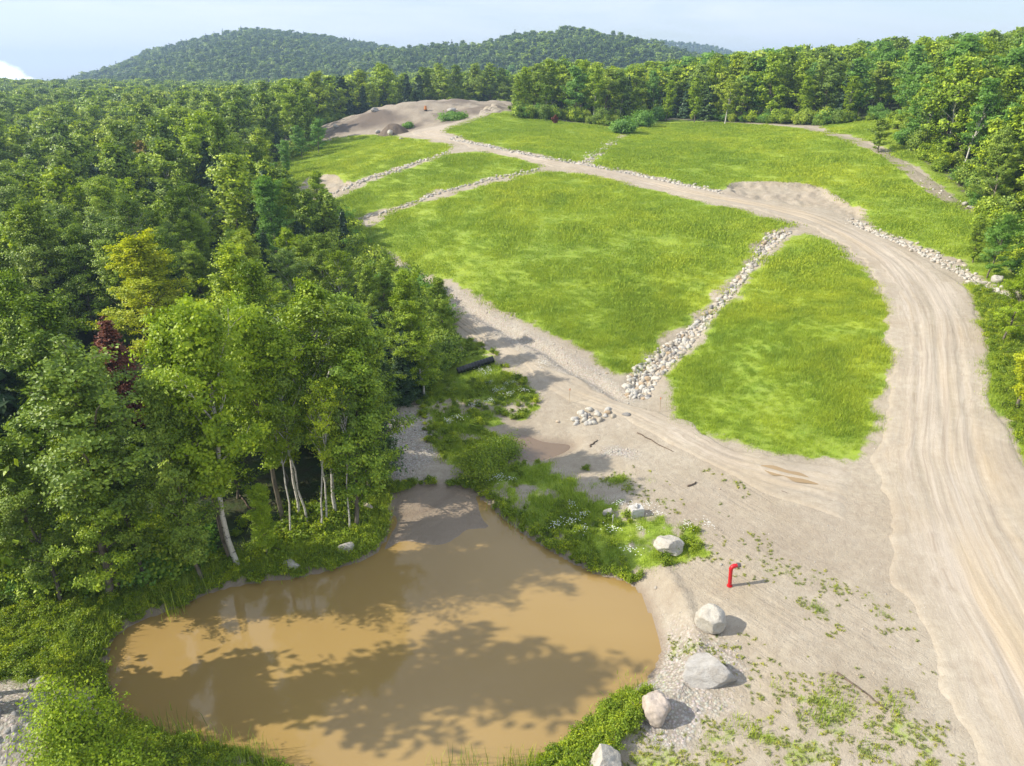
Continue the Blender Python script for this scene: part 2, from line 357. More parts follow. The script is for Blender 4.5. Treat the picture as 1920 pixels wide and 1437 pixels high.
# ---------------------------------------------------------------- mesh helpers
def mesh_from(name, verts, faces, mats=None, midx=None, attrs=None, smooth=False):
    """verts (n,3); faces: (m,k) int array, or a list of such arrays"""
    me = bpy.data.meshes.new(name)
    verts = np.ascontiguousarray(verts, np.float32); fl = [np.asarray(f) for f in (faces if isinstance(faces, list) else [faces]) if len(f)]
    loops = np.concatenate([f.ravel() for f in fl]).astype(np.int32)
    tot = np.concatenate([np.full(len(f), f.shape[1]) for f in fl]).astype(np.int32)
    st = np.concatenate([[0], np.cumsum(tot)[:-1]]).astype(np.int32)
    me.vertices.add(len(verts)); me.vertices.foreach_set('co', verts.ravel())
    me.loops.add(len(loops)); me.loops.foreach_set('vertex_index', loops)
    me.polygons.add(len(tot)); me.polygons.foreach_set('loop_start', st)
    try: me.polygons.foreach_set('loop_total', tot)
    except Exception: pass
    if midx is not None: me.polygons.foreach_set('material_index', np.asarray(midx, np.int32))
    me.update(calc_edges=True); 
    for m in mats or []: me.materials.append(m)
    for k, a in (attrs or {}).items():
        if a.ndim == 1: at_ = me.attributes.new(k, 'FLOAT', 'POINT'); at_.data.foreach_set('value', a.astype(np.float32))
        else: at_ = me.attributes.new(k, 'FLOAT_VECTOR', 'POINT'); at_.data.foreach_set('vector', a.astype(np.float32).ravel())
    me.polygons.foreach_set('use_smooth', np.full(len(tot), bool(smooth)))
    me.validate(); return me
def link(name, me, parent=None, loc=(0, 0, 0), rz=0, sc=None):
    o = bpy.data.objects.new(name, me); C.objects.link(o); o.location = loc; o.rotation_euler = (0, 0, rz)
    if sc is not None: o.scale = sc
    if parent is not None: o.parent = parent
    return o
def tag(o, label=None, cat=None, group=None, kind=None):
    for k, v in (('label', label), ('category', cat), ('group', group), ('kind', kind)):
        if v: o[k] = v
    return o
def grid_faces(nx, ny):
    i = np.arange(nx - 1)[None, :] + np.arange(ny - 1)[:, None] * nx
    return np.stack([i, i + 1, i + nx + 1, i + nx], -1).reshape(-1, 4)
# ---------------------------------------------------------------- materials: ground
SAND, SAND2, TAN = (.38, .325, .245, 1), (.475, .418, .33, 1), (.44, .35, .225, 1)
def soil_nodes(t, p):
    a = t.noise(p, .35, 5, .6, .6); b = t.noise(p, 2.6, 5, .65, .3); c = t.noise(p, 14, 4, .7)
    col = t.mix(t.mapr(a, .3, .7), SAND, SAND2)
    col = t.mix(t.math('MULTIPLY', t.mapr(t.noise(p, .16, 4, .6), .5, .75), .5), col, TAN)
    col = t.mix(t.mapr(t.noise(p, .11, 4, .65, .8), .5, .66, 0, .4), col, (.31, .25, .19, 1))
    col = t.mix(t.mapr(b, .35, .7, 0, .5), col, (.27, .215, .16, 1))
    col = t.mix(t.mapr(t.noise(p, .5, 5, .7, 1.2), .52, .7, 0, .4), col, (.31, .25, .19, 1))
    col = t.mix(t.mapr(c, .5, .8, 0, .45), col, (.27, .215, .165, 1))
    # pebbles: light specks
    vo = t.n.new('ShaderNodeTexVoronoi'); vo.inputs['Scale'].default_value = 7.0; t.link(p, vo.inputs['Vector'])
    spk = t.math('MULTIPLY', t.mapr(vo.outputs['Distance'], .16, .10), t.math('GREATER_THAN', t.noise(p, 3.1, 2), .5))
    col = t.mix(t.math('MULTIPLY', spk, .6), col, (.6, .56, .5, 1))
    return col, a, b, c, spk
def grass_nodes(t, p):
    a = t.noise(p, .055, 4, .6, .5); b = t.noise(p, .45, 4, .65); c = t.noise(p, 3.5, 4, .7)
    col = t.ramp(a, [(.3, (.23, .33, .033, 1)), (.5, (.30, .395, .038, 1)), (.66, (.38, .45, .042, 1))])
    col = t.mix(t.mapr(b, .42, .72, 0, .65), col, (.15, .26, .035, 1))
    col = t.mix(t.mapr(c, .5, .8, 0, .25), col, (.36, .41, .07, 1))
    return col
mg, t, out = material('soil_and_turf')
p = t.pos(); soil, a, b, c, spk = soil_nodes(t, p)
grass = grass_nodes(t, p)
under = t.mix(t.mapr(t.noise(p, 1.3, 4, .7), .3, .62), (.27, .34, .055, 1), grass)
gm = t.math('ADD', t.attr('grass'), t.math('MULTIPLY', t.math('SUBTRACT', t.noise(p, 2.2, 5, .75), .5), .9))
gm = t.mapr(gm, .42, .68)
grav = t.attr('gravel')
vg = t.n.new('ShaderNodeTexVoronoi'); vg.inputs['Scale'].default_value = 8.5; t.link(p, vg.inputs['Vector'])
gcol = t.mix(.75, (.38, .34, .29, 1), vg.outputs['Color'], 'MULTIPLY')
hs = t.n.new('ShaderNodeHueSaturation'); hs.inputs['Saturation'].default_value = .22; hs.inputs['Value'].default_value = 1.9; t.link(gcol, hs.inputs['Color'])
gcol = t.mix(t.mapr(vg.outputs['Distance'], .3, .6, 0, .7), hs.outputs[0], (.16, .13, .10, 1))
col = t.mix(t.math('MULTIPLY', grav, .5), soil, gcol)
col = t.mix(gm, col, under)
col = t.mix(t.attr('dark'), col, (.15, .12, .095, 1))
wet = t.attr('wet'); col = t.mix(t.math('MULTIPLY', wet, .8), col, (.25, .19, .135, 1))
litter = t.mix(t.mapr(t.noise(p, .9, 5, .7), .35, .65), (.055, .05, .026, 1), (.05, .085, .02, 1))
col = t.mix(t.attr('forest'), col, litter)
hgt = t.math('ADD', t.math('MULTIPLY', b, .55), t.math('MULTIPLY', c, .22))
hgt = t.math('ADD', hgt, t.math('MULTIPLY', t.noise(p, .8, 4, .6, 1.0), .5))
trk = t.n.new('ShaderNodeTexWave'); trk.inputs['Scale'].default_value = .6; trk.inputs['Distortion'].default_value = 5; trk.inputs['Detail'].default_value = 3; trk.inputs['Detail Scale'].default_value = .6
t.link(t.xform(p, rot=(0, 0, R(52))), trk.inputs['Vector'])
hgt = t.math('ADD', hgt, t.math('MULTIPLY', trk.outputs[0], .06))
tk = t.noise(t.xform(t.xform(p, rot=(0, 0, R(57))), sc=(.07, 1, 1)), 2.6, 4, .6, .3)
hgt = t.math('ADD', hgt, t.math('MULTIPLY', t.math('MULTIPLY', t.mapr(tk, .44, .6), t.mapr(t.noise(p, .13, 2), .46, .62)), t.math('MULTIPLY', t.math('SUBTRACT', 1.0, wet), .2)))
hgt = t.math('ADD', hgt, t.math('MULTIPLY', t.noise(p, 7, 4, .75), .35))
hgt = t.math('ADD', hgt, t.math('MULTIPLY', spk, .25))
hgt = t.math('ADD', hgt, t.math('MULTIPLY', t.math('MULTIPLY', grav, t.math('SUBTRACT', 1.0, vg.outputs['Distance'])), .5))
nb = t.bump(hgt, .6, .2)
rough = t.mapr(wet, 0, 1, .95, .35)
principled(t, out, col, rough, .25, nb)
# road: packed sand with tyre streaks along the ribbon
mr, t, out = material('packed_sand')
p = t.pos(); soil, a, b, c, spk = soil_nodes(t, p)
uvw = t.attr('ruv', 'Vector')
wv = t.noise(t.xform(uvw, sc=(.4, .12, 1)), 1.0, 3, .5, 0, 1); wm = t.n.new('ShaderNodeVectorMath'); wm.operation = 'MULTIPLY_ADD'; t.link(wv, wm.inputs[0]); wm.inputs[1].default_value = (.9, 0, 0); t.link(uvw, wm.inputs[2]); edgef = uvw; uvw = wm.outputs[0]
st = t.noise(t.xform(uvw, sc=(1.0, .05, 1)), 1.6, 6, .66, .35)
st2 = t.noise(t.xform(uvw, sc=(1.0, .02, 1)), 5.0, 4, .6, .1)
col = t.mix(t.mapr(st, .36, .66, 0, .8), soil, (.50, .435, .36, 1))
col = t.mix(t.mapr(st2, .45, .72, 0, .75), col, (.29, .235, .18, 1))
col = t.mix(t.math('MULTIPLY', t.mapr(t.noise(t.xform(uvw, sc=(1, .08, 1)), .5, 3, .6), .5, .68), .45), col, (.50, .385, .24, 1))
sxx = t.n.new('ShaderNodeSeparateXYZ'); t.link(edgef, sxx.inputs[0]); col = t.mix(sxx.outputs[2], soil, col)
hgt = t.math('ADD', t.math('MULTIPLY', st, .5), t.math('MULTIPLY', st2, .22)); hgt = t.math('ADD', hgt, t.math('MULTIPLY', c, .22))
hgt = t.math('ADD', hgt, t.math('MULTIPLY', t.noise(p, 9, 4, .75), .2))
nb = t.bump(hgt, .6, .16)
principled(t, out, col, .95, .2, nb)
# water
def water_mat(name, c1, c2, rough=.06):
    m, t, out = material(name); p = t.pos()
    w = t.noise(p, .12, 3, .5, .5); col = t.mix(t.mapr(w, .35, .65), c1, c2)
    nb = t.bump(t.noise(p, 2.2, 3, .5), .05, .05)
    principled(t, out, col, rough, .5, nb); return m
m_water = water_mat('murky_pond_water', (.31, .205, .072, 1), (.335, .225, .082, 1))
m_puddle = water_mat('puddle_water', (.16, .11, .065, 1), (.19, .13, .08, 1))
m_puddle2 = water_mat('tan_puddle_water', (.30, .205, .10, 1), (.36, .26, .14, 1), .25)
# ---------------------------------------------------------------- the ground: one sheet to the horizon
def axis(lo, hi, step, far_lo, far_hi, growth=1.10):
    a = list(np.arange(lo, hi + 1e-6, step)); s = step; x = a[-1]
    while x < far_hi: s *= growth; x += s; a.append(x)
    s = step; x = a[0]; pre = []
    while x > far_lo: s *= growth; x -= s; pre.append(x)
    return np.array(pre[::-1] + a)
gx = axis(-34, 44, .22, -1900, 1700, 1.035); gy = axis(12, 92, .22, -300, 2300, 1.018)
X, Y = np.meshgrid(gx, gy); xf, yf = X.ravel(), Y.ravel()
Z = height(xf, yf)
g_, gr_, wet_, f_, dk_ = masks(xf, yf)
me = mesh_from('ground', np.stack([xf, yf, Z], 1), grid_faces(len(gx), len(gy)), [mg],
               attrs=dict(grass=g_, gravel=gr_, wet=wet_, forest=f_, dark=dk_), smooth=True)
tag(link('ground', me), kind='structure')
def sheet(name, poly, z, mat, step=None):
    bm = bmesh.new(); vs = [bm.verts.new((a, b, z)) for a, b in poly]; f = bm.faces.new(vs); f.normal_update()
    if f.normal.z < 0: f.normal_flip()
    me = bpy.data.meshes.new(name); bm.to_mesh(me); bm.free(); me.materials.append(mat); return link(name, me)
c0 = POND.mean(0); big = c0 + (POND - c0) * 1.0
nrm = np.roll(POND, -1, 0) - np.roll(POND, 1, 0); nrm = np.stack([nrm[:, 1], -nrm[:, 0]], 1); nrm /= np.linalg.norm(nrm, axis=1)[:, None] + 1e-9
if inside(np.array([POND[5, 0] + nrm[5, 0] * .2]), np.array([POND[5, 1] + nrm[5, 1] * .2]), POND)[0]: nrm = -nrm
tag(sheet('pond_water', POND + nrm * .12, 0.0, m_water), kind='structure')
tag(sheet('puddle_water', PUD, .262, m_puddle), kind='structure')
def ribbon(name, Lp, Rp, dz, step=.3, across=56):
    Lw = smooth_line(casts(Lp), 8); Rw = smooth_line(casts(Rp), 8)
    mid = (Lw + Rw) / 2; s = np.concatenate([[0], np.cumsum(np.linalg.norm(np.diff(mid, axis=0), axis=1))])
    q = np.arange(0, s[-1], step); I = lambda A: np.stack([np.interp(q, s, A[:, 0]), np.interp(q, s, A[:, 1])], 1)
    Lw, Rw = I(Lw), I(Rw); w = np.linalg.norm(Lw - Rw, axis=1)
    k = np.linspace(0, 1, across)[None, :]
    e0 = (.9 * fbm(q, q * 0, 4, 71) + .5 * fbm(q, q * 0, 1.1, 73))[:, None]; e1 = .7 * fbm(q, q * 0 + 9, 4, 72)[:, None]
    kk = k + (1 - k) * e0 / w[:, None] + k * e1 / w[:, None]
    x = Lw[:, :1] * (1 - kk) + Rw[:, :1] * kk; y = Lw[:, 1:] * (1 - kk) + Rw[:, 1:] * kk
    xf, yf = x.ravel(), y.ravel(); edge = np.minimum(k, 1 - k) * w[:, None]
    fromend = np.minimum(q, q[-1] - q)[:, None]; edge = np.minimum(edge, np.where(fromend < 3, fromend * .5, 9))
    z = height(xf, yf) + dz * (sstep(0, .5, edge).ravel() * 1.8 - .8)
    for c_, wd in ((.33, .16), (.52, .13), (.70, .18)):
        cc = (c_ + .05 * fbm(q, q * 0 + c_ * 40, 9, 90))[:, None]; dw = np.abs(kk - cc) * w[:, None]
        z = z - (.045 * sstep(.32, .05, dw) * (.5 + fbm(q, q * 0, 6, 91))[:, None]).ravel() + (.02 * sstep(.25, 0, np.abs(dw - .42))).ravel() * (edge > .8).ravel()
    uv = np.stack([(kk * w[:, None]).ravel(), np.repeat(q, across), sstep(.1, 2.4, edge + 1.3 * fbm(x, y, 2.2, 77)).ravel()], 1)
    me = mesh_from(name, np.stack([xf, yf, z], 1), grid_faces(across, len(q)), [mr], attrs=dict(ruv=uv), smooth=True)
    return tag(link(name, me), kind='structure')
ribbon('gravel_road', [(1870,1560),(1810,1400),(1755,1250),(1690,1090),(1650,950),(1638,860),(1652,760),(1662,650),(1655,560),(1610,490),(1540,440),(1480,413),(1400,392),(1300,374),(1180,345),(1090,324),(1020,310),(940,291),(860,271),(800,258),(768,249),(800,241),(860,227),(925,200)],
                      [(2300,1560),(2240,1400),(2140,1230),(2040,1090),(1960,950),(1910,850),(1878,760),(1852,650),(1818,550),(1745,490),(1645,440),(1565,406),(1460,382),(1355,362),(1200,331),(1100,311),(1010,295),(940,280),(890,267),(855,258),(838,250),(850,241),(895,226),(945,207)], .08)
ribbon('dirt_track', [(1615,880),(1540,868),(1460,856),(1380,840),(1290,795),(1230,768),(1160,745),(1080,707),(1000,668),(930,628),(860,583),(820,552),(770,517),(720,497),(650,470)],
                     [(1600,985),(1530,955),(1440,925),(1330,880),(1240,835),(1170,790),(1120,768),(1030,732),(985,692),(920,655),(870,620),(830,592),(770,550),(710,517),(640,490)], .07)
mt, t, out = material('trail_stone_dust'); p = t.pos(); soil, a, b, c, spk = soil_nodes(t, p)
principled(t, out, t.mix(t.mapr(t.noise(p, 1.2, 4, .7), .35, .65, 0, .7), soil, (.33, .29, .2, 1)), .95, .2, t.bump(t.math('ADD', b, c), .8, .2))
TL = [(1505,237),(1560,249),(1622,266),(1664,284),(1706,313),(1748,340),(1790,370),(1832,393)]; TR = [(1505,243),(1555,256),(1615,276),(1652,293),(1690,324),(1728,353),(1765,379),(1812,402)]
o = ribbon('hill_path', TL, TR, .06, .5, 8); o.data.materials[0] = mt
pp = smooth_line(casts([(1425,876),(1450,875),(1478,884),(1500,888),(1518,897),(1536,909),(1512,907),(1490,904),(1470,894),(1448,892)]), 4, True)
zp = height(pp[:, 0], pp[:, 1]); cpp = pp.mean(0)
vv = np.concatenate([np.column_stack([pp, zp + .075]), [[cpp[0], cpp[1], zp.mean() + .09]]]); nn = len(pp)
me = mesh_from('tan_puddle', vv, np.array([(i, (i + 1) % nn, nn) for i in range(nn)]), [m_puddle2], smooth=True); tag(link('rain_puddle_water', me), kind='structure')

# ================================================================ vegetation
def leaf_mat(name, ramp, trans=.2, vary=True, hue=.0):
    m, t, out = material(name)
    v = t.attr('v')
    col = t.ramp(v, ramp)
    if vary:
        r = t.rnd()
        tint = t.ramp(r, [(0, (.78, .85, .75, 1)), (.25, (1.0, 1.0, .85, 1)), (.5, (1.15, 1.12, .9, 1)), (.75, (1.35, 1.25, .8, 1)), (.92, (1.75, 1.5, .8, 1)), (1, (1.2, 1.2, 1.4, 1))])
        col = t.mix(1.0, col, tint, 'MULTIPLY')
    pr = t.n.new('ShaderNodeBsdfPrincipled'); t.link(col, pr.inputs['Base Color']); pr.inputs['Roughness'].default_value = .48; pr.inputs['Specular IOR Level'].default_value = .35
    tr = t.n.new('ShaderNodeBsdfTranslucent'); c2 = t.mix(1.0, col, (1.35, 1.3, .6, 1), 'MULTIPLY'); t.link(c2, tr.inputs['Color'])
    mx = t.n.new('ShaderNodeMixShader'); mx.inputs[0].default_value = trans; t.link(pr.outputs[0], mx.inputs[1]); t.link(tr.outputs[0], mx.inputs[2])
    t.link(mx.outputs[0], out.inputs['Surface']); return m
def rmp(a, b, c): return [(0, a + (1,)), (.55, b + (1,)), (1, c + (1,))]
M = {}
M['green'] = leaf_mat('broadleaf_green', rmp((.065, .12, .010), (.19, .295, .018), (.40, .51, .038)))
M['dark'] = leaf_mat('broadleaf_deep_green', rmp((.05, .10, .011), (.135, .225, .02), (.29, .40, .036)))
M['bright'] = leaf_mat('maple_yellow_green', rmp((.14, .23, .010), (.28, .40, .016), (.46, .57, .035)), .35, False)
M['yellow'] = leaf_mat('maple_golden_green', rmp((.28, .36, .012), (.44, .50, .016), (.60, .60, .025)), .4, False)
M['olive'] = leaf_mat('aspen_grey_green', rmp((.085, .145, .022), (.20, .30, .04), (.36, .46, .075)))
M['hill'] = leaf_mat('hill_woods_green', rmp((.03, .075, .018), (.09, .16, .03), (.20, .29, .05)), .2)
M['orange'] = leaf_mat('maple_orange_tinged', rmp((.20, .17, .03), (.30, .24, .045), (.42, .28, .08)), .3, False)
M['willow'] = leaf_mat('willow_fresh_green', rmp((.10, .21, .035), (.17, .33, .045), (.26, .43, .075)), .35, False)
M['spruce'] = leaf_mat('spruce_needles', rmp((.022, .055, .02), (.042, .09, .032), (.08, .14, .055)), .1)
M['dead'] = leaf_mat('dead_spruce_needles', rmp((.12, .03, .012), (.2, .055, .02), (.3, .1, .05)), .1, False)
M['pale'] = leaf_mat('pale_seedlings', rmp((.17, .23, .05), (.29, .35, .08), (.42, .45, .13)), .3)
M['weeds'] = leaf_mat('bank_weeds', rmp((.11, .18, .015), (.22, .32, .022), (.36, .43, .04)), .35)
def bark_mat(name, c1, c2, sc=6, white=False):
    m, t, out = material(name); p = t.n.new('ShaderNodeTexCoord').outputs['Object']
    n = t.noise(t.xform(p, sc=(1, 1, .35 if not white else 2.2)), sc, 4, .7)
    col = t.mix(t.mapr(n, .45, .62) if not white else t.mapr(n, .56, .62), c1, c2)
    principled(t, out, col, .85, .2, t.bump(n, .4, .05)); return m
B_GREY = bark_mat('grey_bark', (.20, .17, .13, 1), (.10, .085, .065, 1))
B_WHITE = bark_mat('white_birch_bark', (.58, .55, .48, 1), (.09, .08, .07, 1), 5, True)
def perp(n, rng):
    r = rng.normal(size=n.shape); t_ = np.cross(n, r); return t_ / (np.linalg.norm(t_, axis=1)[:, None] + 1e-9)
def tubes(segs, sides=5):
    """segs: list of (points (k,3), radii (k,))"""
    V, F, off = [], [], 0
    for pts, rad in segs:
        k = len(pts); tg = np.gradient(pts, axis=0); tg /= np.linalg.norm(tg, axis=1)[:, None] + 1e-9
        ref = np.array([1., 0, 0]) if abs(tg[:, 0]).mean() < .7 else np.array([0, 1., 0])
        a = np.cross(tg, ref); a /= np.linalg.norm(a, axis=1)[:, None] + 1e-9; b = np.cross(tg, a)
        th = np.arange(sides) * 2 * np.pi / sides
        V.append((pts[:, None] + rad[:, None, None] * (a[:, None] * np.cos(th)[None, :, None] + b[:, None] * np.sin(th)[None, :, None])).reshape(-1, 3))
        i = np.arange(k - 1)[:, None] * sides + np.arange(sides)[None]; j = np.arange(k - 1)[:, None] * sides + (np.arange(sides)[None] + 1) % sides
        F.append(np.stack([i, j, j + sides, i + sides], -1).reshape(-1, 4) + off); off += k * sides
    return np.concatenate(V), np.concatenate(F)
def leaves(cl, out_, n_per, sig, size, rng, flat=.55, upw=.8, elong=1.25):
    n = len(cl) * n_per; idx = np.repeat(np.arange(len(cl)), n_per)
    s = sig[idx] if np.ndim(sig) else sig
    off = rng.normal(size=(n, 3)) * np.array([1, 1, flat])
    c = cl[idx] + off * np.reshape(s, (-1, 1) if np.ndim(s) else ())
    rad = c[:, :2] / (np.linalg.norm(c[:, :2], axis=1)[:, None] + .4); rad = np.column_stack([rad, np.zeros(n)])
    nr = np.array([0, 0, upw * .75]) + rad * .85 + rng.normal(size=(n, 3)) * .45; nr /= np.linalg.norm(nr, axis=1)[:, None]
    tg = perp(nr, rng); bt = np.cross(nr, tg); L = size * rng.uniform(.65, 1.25, n)[:, None]
    droop = np.array([0, 0, -.18]) * L
    V = np.stack([c - tg * L * .5 * elong, c - bt * L * .42, c + tg * L * .5 * elong + droop, c + bt * L * .42], 1).reshape(-1, 3)
    F = np.arange(n * 4).reshape(-1, 4)
    cv = rng.uniform(0, 1, len(cl)); v = np.clip(cv[idx] * .55 + rng.uniform(0, .55, n), 0, 1)
    return V, F, np.repeat(v, 4)
def broadleaf(seed, H=12., Rr=3.2, hb=.28, nl=34, npc=16, size=.2, style='maple', sub=5, sig=.3):
    rng = np.random.default_rng(seed); segs = []; cl = []; od = []
    k = 9; zt = np.linspace(0, H * .96, k); wob = np.cumsum(rng.normal(size=(k, 2)) * H * .011, axis=0); wob -= wob[0]
    tp = np.column_stack([wob, zt]); r0 = H * .0115; segs.append((tp, np.linspace(r0 * (.62 if hb > .4 else 1), .015, k)))
    flare = tp[:1].copy()
    for i in range(nl):
        q = (i + rng.uniform(0, 1)) / nl; q = q ** .9; h = H * (hb + (.93 - hb) * q)
        az = i * 2.39996 + rng.uniform(-.5, .5)
        env = {'maple': (math.sin(math.pi * min(1, (.14 + q * .80)) ** .80)) ** .75 * (1.0 if i % 3 else .72), 'narrow': .45 + .55 * math.sin(math.pi * (q ** .8) * .97), 'fan': .45 + .75 * q if q < .6 else .9 - (q - .6) * 1.5}[style]
        el = {'maple': R(32 + 42 * q), 'narrow': R(45 + 25 * q), 'fan': R(54 + 22 * q)}[style] + rng.normal() * .15
        ln = Rr * max(.22, env) * rng.uniform(.55, 1.35)
        st = np.array([np.interp(h, zt, tp[:, 0]), np.interp(h, zt, tp[:, 1]), h])
        d = np.array([math.cos(az) * math.cos(el), math.sin(az) * math.cos(el), math.sin(el)])
        s = np.linspace(0, 1, 5)[:, None]; bend = np.array([0, 0, ln * (.12 if style != 'maple' else -.05)])
        pts = st + d * s * ln + bend * s ** 2 + rng.normal(size=(5, 3)) * ln * .025 * s
        segs.append((pts, np.linspace(max(.018, r0 * .32 * (ln / Rr)), .008, 5)))
        hd = np.array([math.cos(az), math.sin(az), 0])
        for j in range(sub):
            q2 = .32 + .68 * (j + rng.uniform(0, .8)) / sub; q2 = min(q2, 1)
            b0 = np.array([np.interp(q2, s[:, 0], pts[:, c]) for c in range(3)])
            a2 = az + (1 if j % 2 else -1) * rng.uniform(.4, 1.2) * (0 if j == sub - 1 else 1); l2 = ln * rng.uniform(.22, .42) * (1.15 - .4 * q2)
            e2 = el * .6 + rng.normal() * .25
            d2 = np.array([math.cos(a2) * math.cos(e2), math.sin(a2) * math.cos(e2), math.sin(e2)])
            e = b0 + d2 * l2
            if j % 2 == 0: segs.append((np.stack([b0, b0 + d2 * l2 * .5, e]), np.array([.012, .009, .005])))
            for w in (.35, .7, 1.05):
                cl.append(b0 + d2 * l2 * w + rng.normal(size=3) * .08); od.append(hd)
    # crown top
    for j in range(6):
        cl.append(tp[-1] + rng.normal(size=3) * .3 + np.array([0, 0, .1])); od.append(np.zeros(3))
    cl, od = np.array(cl), np.array(od); fz = H / cl[:, 2].max(); cl[:, 2] *= fz; segs = [(a_ * np.array([1, 1, fz]), b_) for a_, b_ in segs]
    sg = sig * rng.uniform(.7, 1.25, len(cl))
    return tubes(segs, 5), leaves(cl, od, npc, sg, size, rng)
def conifer(seed, H=9., Rr=1.9, layers=22, per=7, npc=9, size=.3, ns=4):
    rng = np.random.default_rng(seed); segs = [(np.column_stack([np.zeros(5), np.zeros(5), np.linspace(0, H, 5)]), np.linspace(H * .012, .01, 5))]
    cl, od = [], []
    for i in range(layers):
        q = i / layers; h = H * (.06 + .92 * q); r = Rr * (1 - q) ** .85 * rng.uniform(.85, 1.12) + .12
        for j in range(max(3, int(per * (1 - q * .5)))):
            az = rng.uniform(0, 6.283); rr = r * rng.uniform(.75, 1.12)
            for w in np.linspace(.22, 1, ns):
                cl.append([math.cos(az) * rr * w, math.sin(az) * rr * w, h - rr * w * .28 + rr * w * w * .12]); od.append([math.cos(az), math.sin(az), 0])
    cl.append([0, 0, H]); od.append([0, 0, 1]); cl, od = np.array(cl), np.array(od)
    rr = np.hypot(cl[:, 0], cl[:, 1])
    return tubes(segs, 5), leaves(cl, od, npc, .10 + .07 * rr, size, rng, .45, .7, 1.6)
def shrub(seed, H=2.2, Rr=1.3, n=70, npc=22, size=.13):
    rng = np.random.default_rng(seed); segs = []; cl = []; od = []
    for i in range(n):
        az = rng.uniform(0, 6.283); el = rng.uniform(.35, 1.45); ln = rng.uniform(.55, 1.15)
        e = np.array([math.cos(az) * math.cos(el) * Rr, math.sin(az) * math.cos(el) * Rr, (.15 + .85 * math.sin(el)) * H]) * ln
        pts = np.array([e * 0, e * .5 + [0, 0, H * .08], e]); segs.append((pts, np.array([.02, .012, .005])))
        for w in (.55, .8, 1.0): cl.append(e * w + rng.normal(size=3) * .06 * Rr); od.append(e / np.linalg.norm(e))
    cl, od = np.array(cl), np.array(od)
    return tubes(segs, 3), leaves(cl, od, npc, Rr * .14, size, rng, .7)
def split_meshes(name, gen, leafm, bark):
    (tv, tf), (lv, lf, v) = gen
    return mesh_from(name + '_trunk', tv, tf, [bark], smooth=True), mesh_from(name + '_crown', lv, lf, [leafm], attrs=dict(v=v))
def joined(name, gen, leafm, bark):
    (tv, tf), (lv, lf, v) = gen
    V = np.concatenate([tv, lv]); F = np.concatenate([tf, lf + len(tv)])
    return mesh_from(name, V, F, [bark, leafm], midx=np.concatenate([np.zeros(len(tf)), np.ones(len(lf))]), attrs=dict(v=np.concatenate([np.zeros(len(tv)), v])))
# prototypes ----- near / middle
NEAR, MID = {}, {}
def mk(key, gen_near, gen_mid, bark, H, Rr, n=2):
    NEAR[key] = [gen_near(s) for s in range(n)]; MID[key] = [gen_mid(100 + s) for s in range(n)]
def proto_near(kind, seed, mat, bark):
    if kind == 'maple': g = broadleaf(seed, 12, 3.1, .1, 44, 40, .115, 'maple', 6, .165)
    if kind == 'narrow': g = broadleaf(seed, 12, 2.3, .30, 34, 30, .11, 'narrow', 5, .15)
    if kind == 'fan': g = broadleaf(seed, 12, 3.3, .09, 40, 40, .115, 'fan', 6, .165)
    if kind == 'clear': g = broadleaf(seed, 12, 2.9, .30, 34, 34, .115, 'fan', 6, .15)
    if kind == 'stem': g = broadleaf(seed, 12, 2.0, .45, 24, 26, .11, 'narrow', 4, .16)
    if kind == 'spruce': g = conifer(seed, 12, 2.3, 36, 11, 20, .14, 6)
    return split_meshes(kind + '_near', g, mat, bark)
def proto_mid(kind, seed, mat, bark):
    if kind in ('clear', 'stem'): return proto_near(kind, seed, mat, bark)
    if kind == 'maple': g = broadleaf(seed, 12, 3.3, .12, 36, 15, .27, 'maple', 4, .24)
    if kind == 'narrow': g = broadleaf(seed, 12, 2.3, .22, 32, 13, .25, 'narrow', 4, .22)
    if kind == 'fan': g = broadleaf(seed, 12, 3.2, .12, 34, 14, .26, 'fan', 4, .23)
    if kind == 'spruce': g = conifer(seed, 12, 2.3, 24, 8, 7, .42, 4)
    return split_meshes(kind + '_mid', g, mat, bark)
PRO = {}
def get(kind, lod, k, mat, bark):
    key = (kind, lod, k)
    if key not in PRO: PRO[key] = (proto_near if lod == 'near' else proto_mid)(kind, 11 + k * 7, M['green'], B_GREY)
    tr, cr = PRO[key]; kt = key + (bark.name,); kc = key + (mat.name,)
    if kt not in PRO: q = tr.copy(); q.materials[0] = bark; PRO[kt] = q
    if kc not in PRO: q = cr.copy(); q.materials[0] = mat; PRO[kc] = q
    return PRO[kt], PRO[kc]
BASE_H = 12.0
NAME = {'clear': 'maple_tree', 'stem': 'birch_tree', 'maple': 'broadleaf_tree', 'narrow': 'birch_tree', 'fan': 'young_broadleaf_tree', 'spruce': 'spruce_tree'}
trees = []      # dict: x y z H sx kind mat bark rz k manual label
def add_tree(x, y, H, kind, mat, bark=None, wide=1.0, label=None, cat='tree', group=None, rz=None, k=None, manual=True, tilt=0):
    trees.append(dict(x=x, y=y, z=hz(x, y) - .1 if manual else None, H=H, kind=kind, mat=mat, bark=bark or B_GREY, wide=wide, label=label, cat=cat, group=group, rz=rz, k=k, manual=manual, tilt=tilt))
SEEN_FOOT = {445, 532, 578, 600, 562, 632, 612, 655, 545, 428, 500.5, 795, 668}
def by_pix(u, vb, vt, kind, mat, bark=None, wide=1.0, label=None, **kw):
    x, y, z = at(u, vb); d = ray(u, vt); top = CAM_Z + d[2] / d[1] * y
    if u not in SEEN_FOOT:
        dep = y * CP - (top - CAM_Z) * SP; x = (u - 960) / FPX * dep; z = hz(x, y)
    add_tree(x, y, max(2.0, top - z), kind, mat, bark, wide, label, **kw)
rs = random.Random(5)
by_pix(445,1056,548,'clear','bright',B_WHITE,1.0,'tall yellow-green maple with a pale trunk rooted at the pond edge')
